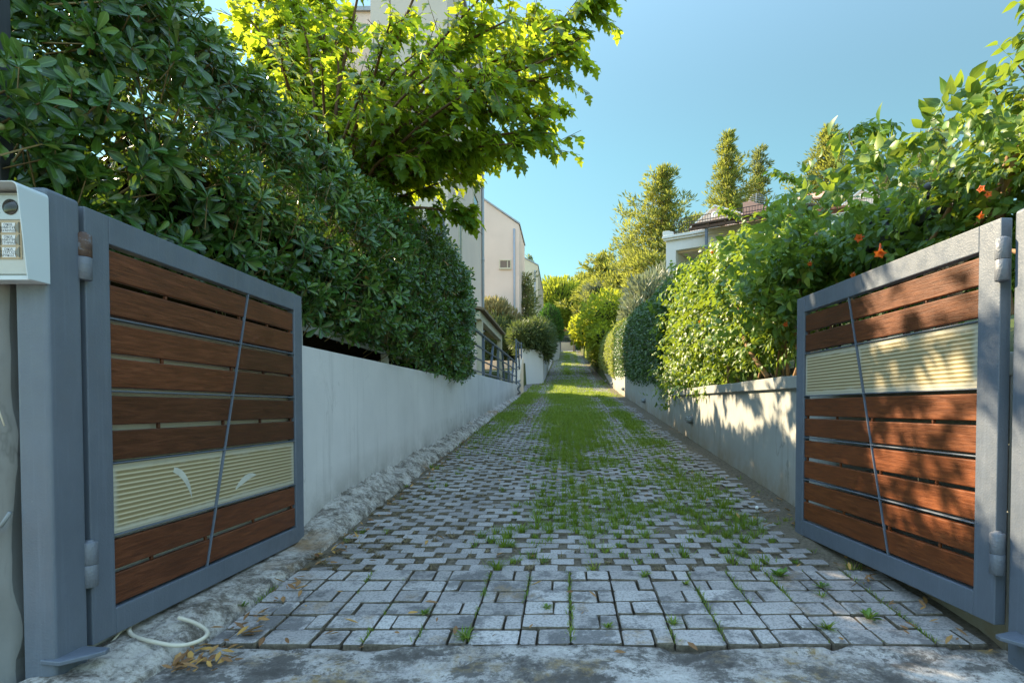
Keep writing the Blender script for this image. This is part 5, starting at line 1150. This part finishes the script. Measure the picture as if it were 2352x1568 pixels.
def tufts(name, y0, y1, m, prob, nb, h0, h1, wd, spread, lean_):
    Px, Py, K = [], [], []
    i0 = int((y0 - 2.931)/.0885); i1 = int((y1 - 2.931)/.0885)
    for i in range(i0, i1):
        yc = 2.887 + .0885*(i+.5); off = (0 if i % 2 == 0 else .078) + .116 + .025
        for c in range(-10, 11):
            xc = c*.166 + off
            if -1.37 < xc < 1.62: Px.append(xc); Py.append(yc); K.append(rng.random())
    Px, Py, K = map(np.array, (Px, Py, K)); pr = prob(Px, Py); ok = K < pr; Px, Py, pr = Px[ok], Py[ok], pr[ok]
    cnt = np.maximum(3, (nb*(.35 + .9*pr)*rng.uniform(.4,1.3,len(Px))).astype(int)); idx = np.repeat(np.arange(len(Px)), cnt); n = len(idx)
    az = rng.uniform(0, 2*math.pi, n); rr = np.abs(rng.normal(0, spread, n)); x = Px[idx] + np.cos(az)*rr; y = Py[idx] + np.sin(az)*rr*.8 + rng.normal(0,.006,n)
    ln_ = np.clip(lean_ + rng.normal(0, .28, n) + rr*6, .05, 1.45); az = az + rng.normal(0,.7,n); d = np.stack([np.cos(az)*np.sin(ln_), np.sin(az)*np.sin(ln_), np.cos(ln_)], -1)
    L = rng.uniform(h0, h1, n)*np.repeat(rng.uniform(.4,1.35,len(Px))*(.6+.6*pr), cnt); s_ = np.stack([np.full(n, wd)*rng.uniform(.7,1.3,n)*(1+np.clip(y-4,0,10)*.07), L, L], -1)
    tint_ = np.repeat(rng.normal(0,.16,len(Px)), cnt)
    return tag(scatter(name, T_BLADE, np.stack([x, y, zd(y)-.012], -1), frames(d, np.stack([-np.cos(az), -np.sin(az), np.full(n,.3)], -1)), s_, m, None, np.clip(rng.random(n)*.75 + tint_ + .1, 0, 1)), kind='stuff')
def tp(x, y):
    c = np.exp(-((x-.15)/.50)**2)*np.clip((y-2.75)/1.1, .15, 1.15); tr = np.exp(-((x-1.0)/.38)**2)*.80*np.clip((y-2.7)/.5,.4,1); l = np.exp(-((x+.35)/.35)**2)*.38 + np.exp(-((x+1.1)/.22)**2)*np.clip((y-7)/5,0,.8)
    d_ = np.maximum.reduce([c, tr, l])*np.clip(.75 + 2.4*(fnoise(x, y, 0, 1.5, 111)-.42), .22, 1.5) + .10 + .25*np.clip((y-8)/8,0,1)
    tracks = np.exp(-((x+.66)/.20)**2) + np.exp(-((x-.86)/.13)**2)*np.clip((y-5)/4,.2,1); bare = np.clip(x-1.15,0,.4)*2*np.clip((y-5)/4,0,1); return np.clip(d_*(1-.85*np.clip(tracks,0,1)) - bare, 0, 1)
tufts('grass', 2.93, 12, M['grass'], tp, 70, .032, .085, .0050, .030, .45)
tufts('dry_grass', 2.93, 12, M['dry_grass'], lambda x, y: np.clip(.85 - .6*tp(x,y) - .25*np.clip(x,0,1), .1, .9)*(.35+.9*fnoise(x,y,0,2.2,133)), 70, .018, .05, .0042, .026, 1.05)
grass('grass', 70000, 6.5, 19, .03, .08, .0055, M['grass'], lambda x, y: np.clip(tp(x,y)*.9, 0, 1)*np.clip(.35+3*(fnoise(x,y,0,1.6,117)-.30), .15, 1), 1.1)
grass('grass', 30000, 17, 72, .05, .10, .008, M['grass'], dens, 1.6)
grass('dry_grass', 9000, 10, 18, .02, .055, .006, M['dry_grass'], lambda x, y: np.clip(.15 + .7*np.exp(-((x+1.0)/.5)**2)*fnoise(x,y,0,1.6,131) + .3*fnoise(x,y,0,2.3,133), 0, 1), 1.2)
# joint grass and weeds on the entrance paving
def joint(n):
    col = rng.integers(-7, 8, n); x = .018 + col*.196 + rng.normal(0,.006,n); y = rng.uniform(2.14, 2.88, n); cl = fnoise(x*3, y, col, 5, 141); ok = cl > .58; return x[ok], y[ok]
x, y = joint(2600); k_ = len(x); az = rng.uniform(0,6.28,k_); ln = np.abs(rng.normal(.6,.3,k_)); d = np.stack([np.cos(az)*np.sin(ln), np.sin(az)*np.sin(ln), np.cos(ln)], -1)
L_ = rng.uniform(.015,.04,k_); tag(scatter('grass', T_BLADE, np.stack([x,y,zd(y)-.006],-1), frames(d, np.stack([-np.cos(az),-np.sin(az),np.full(k_,.3)],-1)), np.stack([np.full(k_,.0035),L_,L_],-1), M['grass']), kind='stuff')
def weed(u, v, Y, s_, n, label, broad=False):
    p = at(u, v, Y); t_ = T_OBOV if broad else T_BLADE; az = rng.uniform(0,6.28,n); ln = rng.uniform(.5,1.35,n); d = np.stack([np.cos(az)*np.sin(ln), np.sin(az)*np.sin(ln), np.cos(ln)], -1)
    L_ = rng.uniform(.6,1.1,n)*s_; sc_ = np.stack([L_ if broad else np.full(n,.006), L_, L_], -1); zz = float(zd(Y)) + .002
    pos = np.tile([p.x, Y, zz], (n,1)) + rng.normal(0, s_*.10, (n,3))*np.array([1,1,0])
    tag(scatter('weed', t_, pos, frames(d, np.stack([-np.cos(az)*.5,-np.sin(az)*.5,np.ones(n)],-1)), sc_, M['weed'] if broad else M['grass']), label, 'weed', 'weeds sprouting between the entrance pavers')
for a in [(1068,1478,2.17,.06,46,'bushiest grass tuft, where the front pavers meet the concrete apron'), (975,1432,2.38,.045,26,'small grass tuft in the front paving, upper left of the bushiest tuft'), (1545,1452,2.29,.05,28,'wiry grass tuft in the front paving right of the middle'),
          (1900,1465,2.25,.06,34,'straggling grass tuft in the sun-dappled pavers below the gate leaf'), (1995,1448,2.33,.05,22,'broad-leaved rosette weed beside the straggling tuft', True), (1790,1335,2.80,.055,24,'broad-leaved weed where the plain pavers meet the turf blocks', True), (1885,1362,2.66,.045,14,'small green rosette on the dappled pavers near the gate leaf', True),
          (1888,1385,2.56,.05,12,'thin sprig of grass just below the small green rosette'), (1480,1335,2.80,.05,34,'grass clump on the first row of plain pavers right of the middle'), (1255,1415,2.44,.035,22,'faint dry tuft near the middle of the front pavers'), (1175,1250,3.25,.06,40,'leafy tuft in the turf blocks left of the middle'),
          (1395,1460,2.26,.035,20,'little tuft between stained pavers in the front row'), (560,1418,2.45,.03,10,'tiny bright weed by the kerb under the shaded gate leaf', True), (1575,1352,2.70,.04,24,'short grass tuft in a joint of the second plain paver row'), (1700,1270,3.12,.075,46,'tall bright grass clump near the free end of the sunlit gate leaf')]: weed(*a)
# dandelion-like seed head
p = at(1738, 1225, 3.6); b = float(zd(3.6)); t = thing('seed_head', (p.x, 3.6, b-.02), 'single pale seed head on a thin stalk in the grass by the sunlit gate leaf', 'flower')
MB().tube([(0,0,0),(.004,0,.08),(0,0,.15)], .002, 6).build('stalk', M['dry_grass'], t); MB().ball((0,0,.157), .011, 10, 8).build('head', M['label_card'], t)
# fallen leaves: along the kerb, under the right leaf, a few scattered
n = 190; y = 1.9 + 6*rng.random(n)**2.2; x = -1.34 + np.abs(rng.normal(0,.10,n)); m_ = 70
x = np.concatenate([x, rng.uniform(-1.2,1.5,m_)]); y = np.concatenate([y, 2.0 + 5*rng.random(m_)**1.5]); k_ = 80; x = np.concatenate([x, rng.normal(1.52,.10,k_)]); y = np.concatenate([y, rng.uniform(1.95,4.5,k_)])
N_ = len(x); az = rng.uniform(0,6.28,N_); d = np.stack([np.cos(az), np.sin(az), rng.normal(.12,.15,N_)], -1); nn = np.stack([rng.normal(0,.3,N_), rng.normal(0,.3,N_), np.ones(N_)], -1)
tag(scatter('leaf_litter', leaf_template([(0,.02),(.3,.14),(.65,.17),(1,.01)], .5, -.15), np.stack([x, y, np.maximum(zd(y),0) + .014 + np.clip(-1.33-x,0,1)*.25], -1), frames(d, nn), rng.uniform(.028,.062,N_), M['dry_leaf']), kind='stuff')
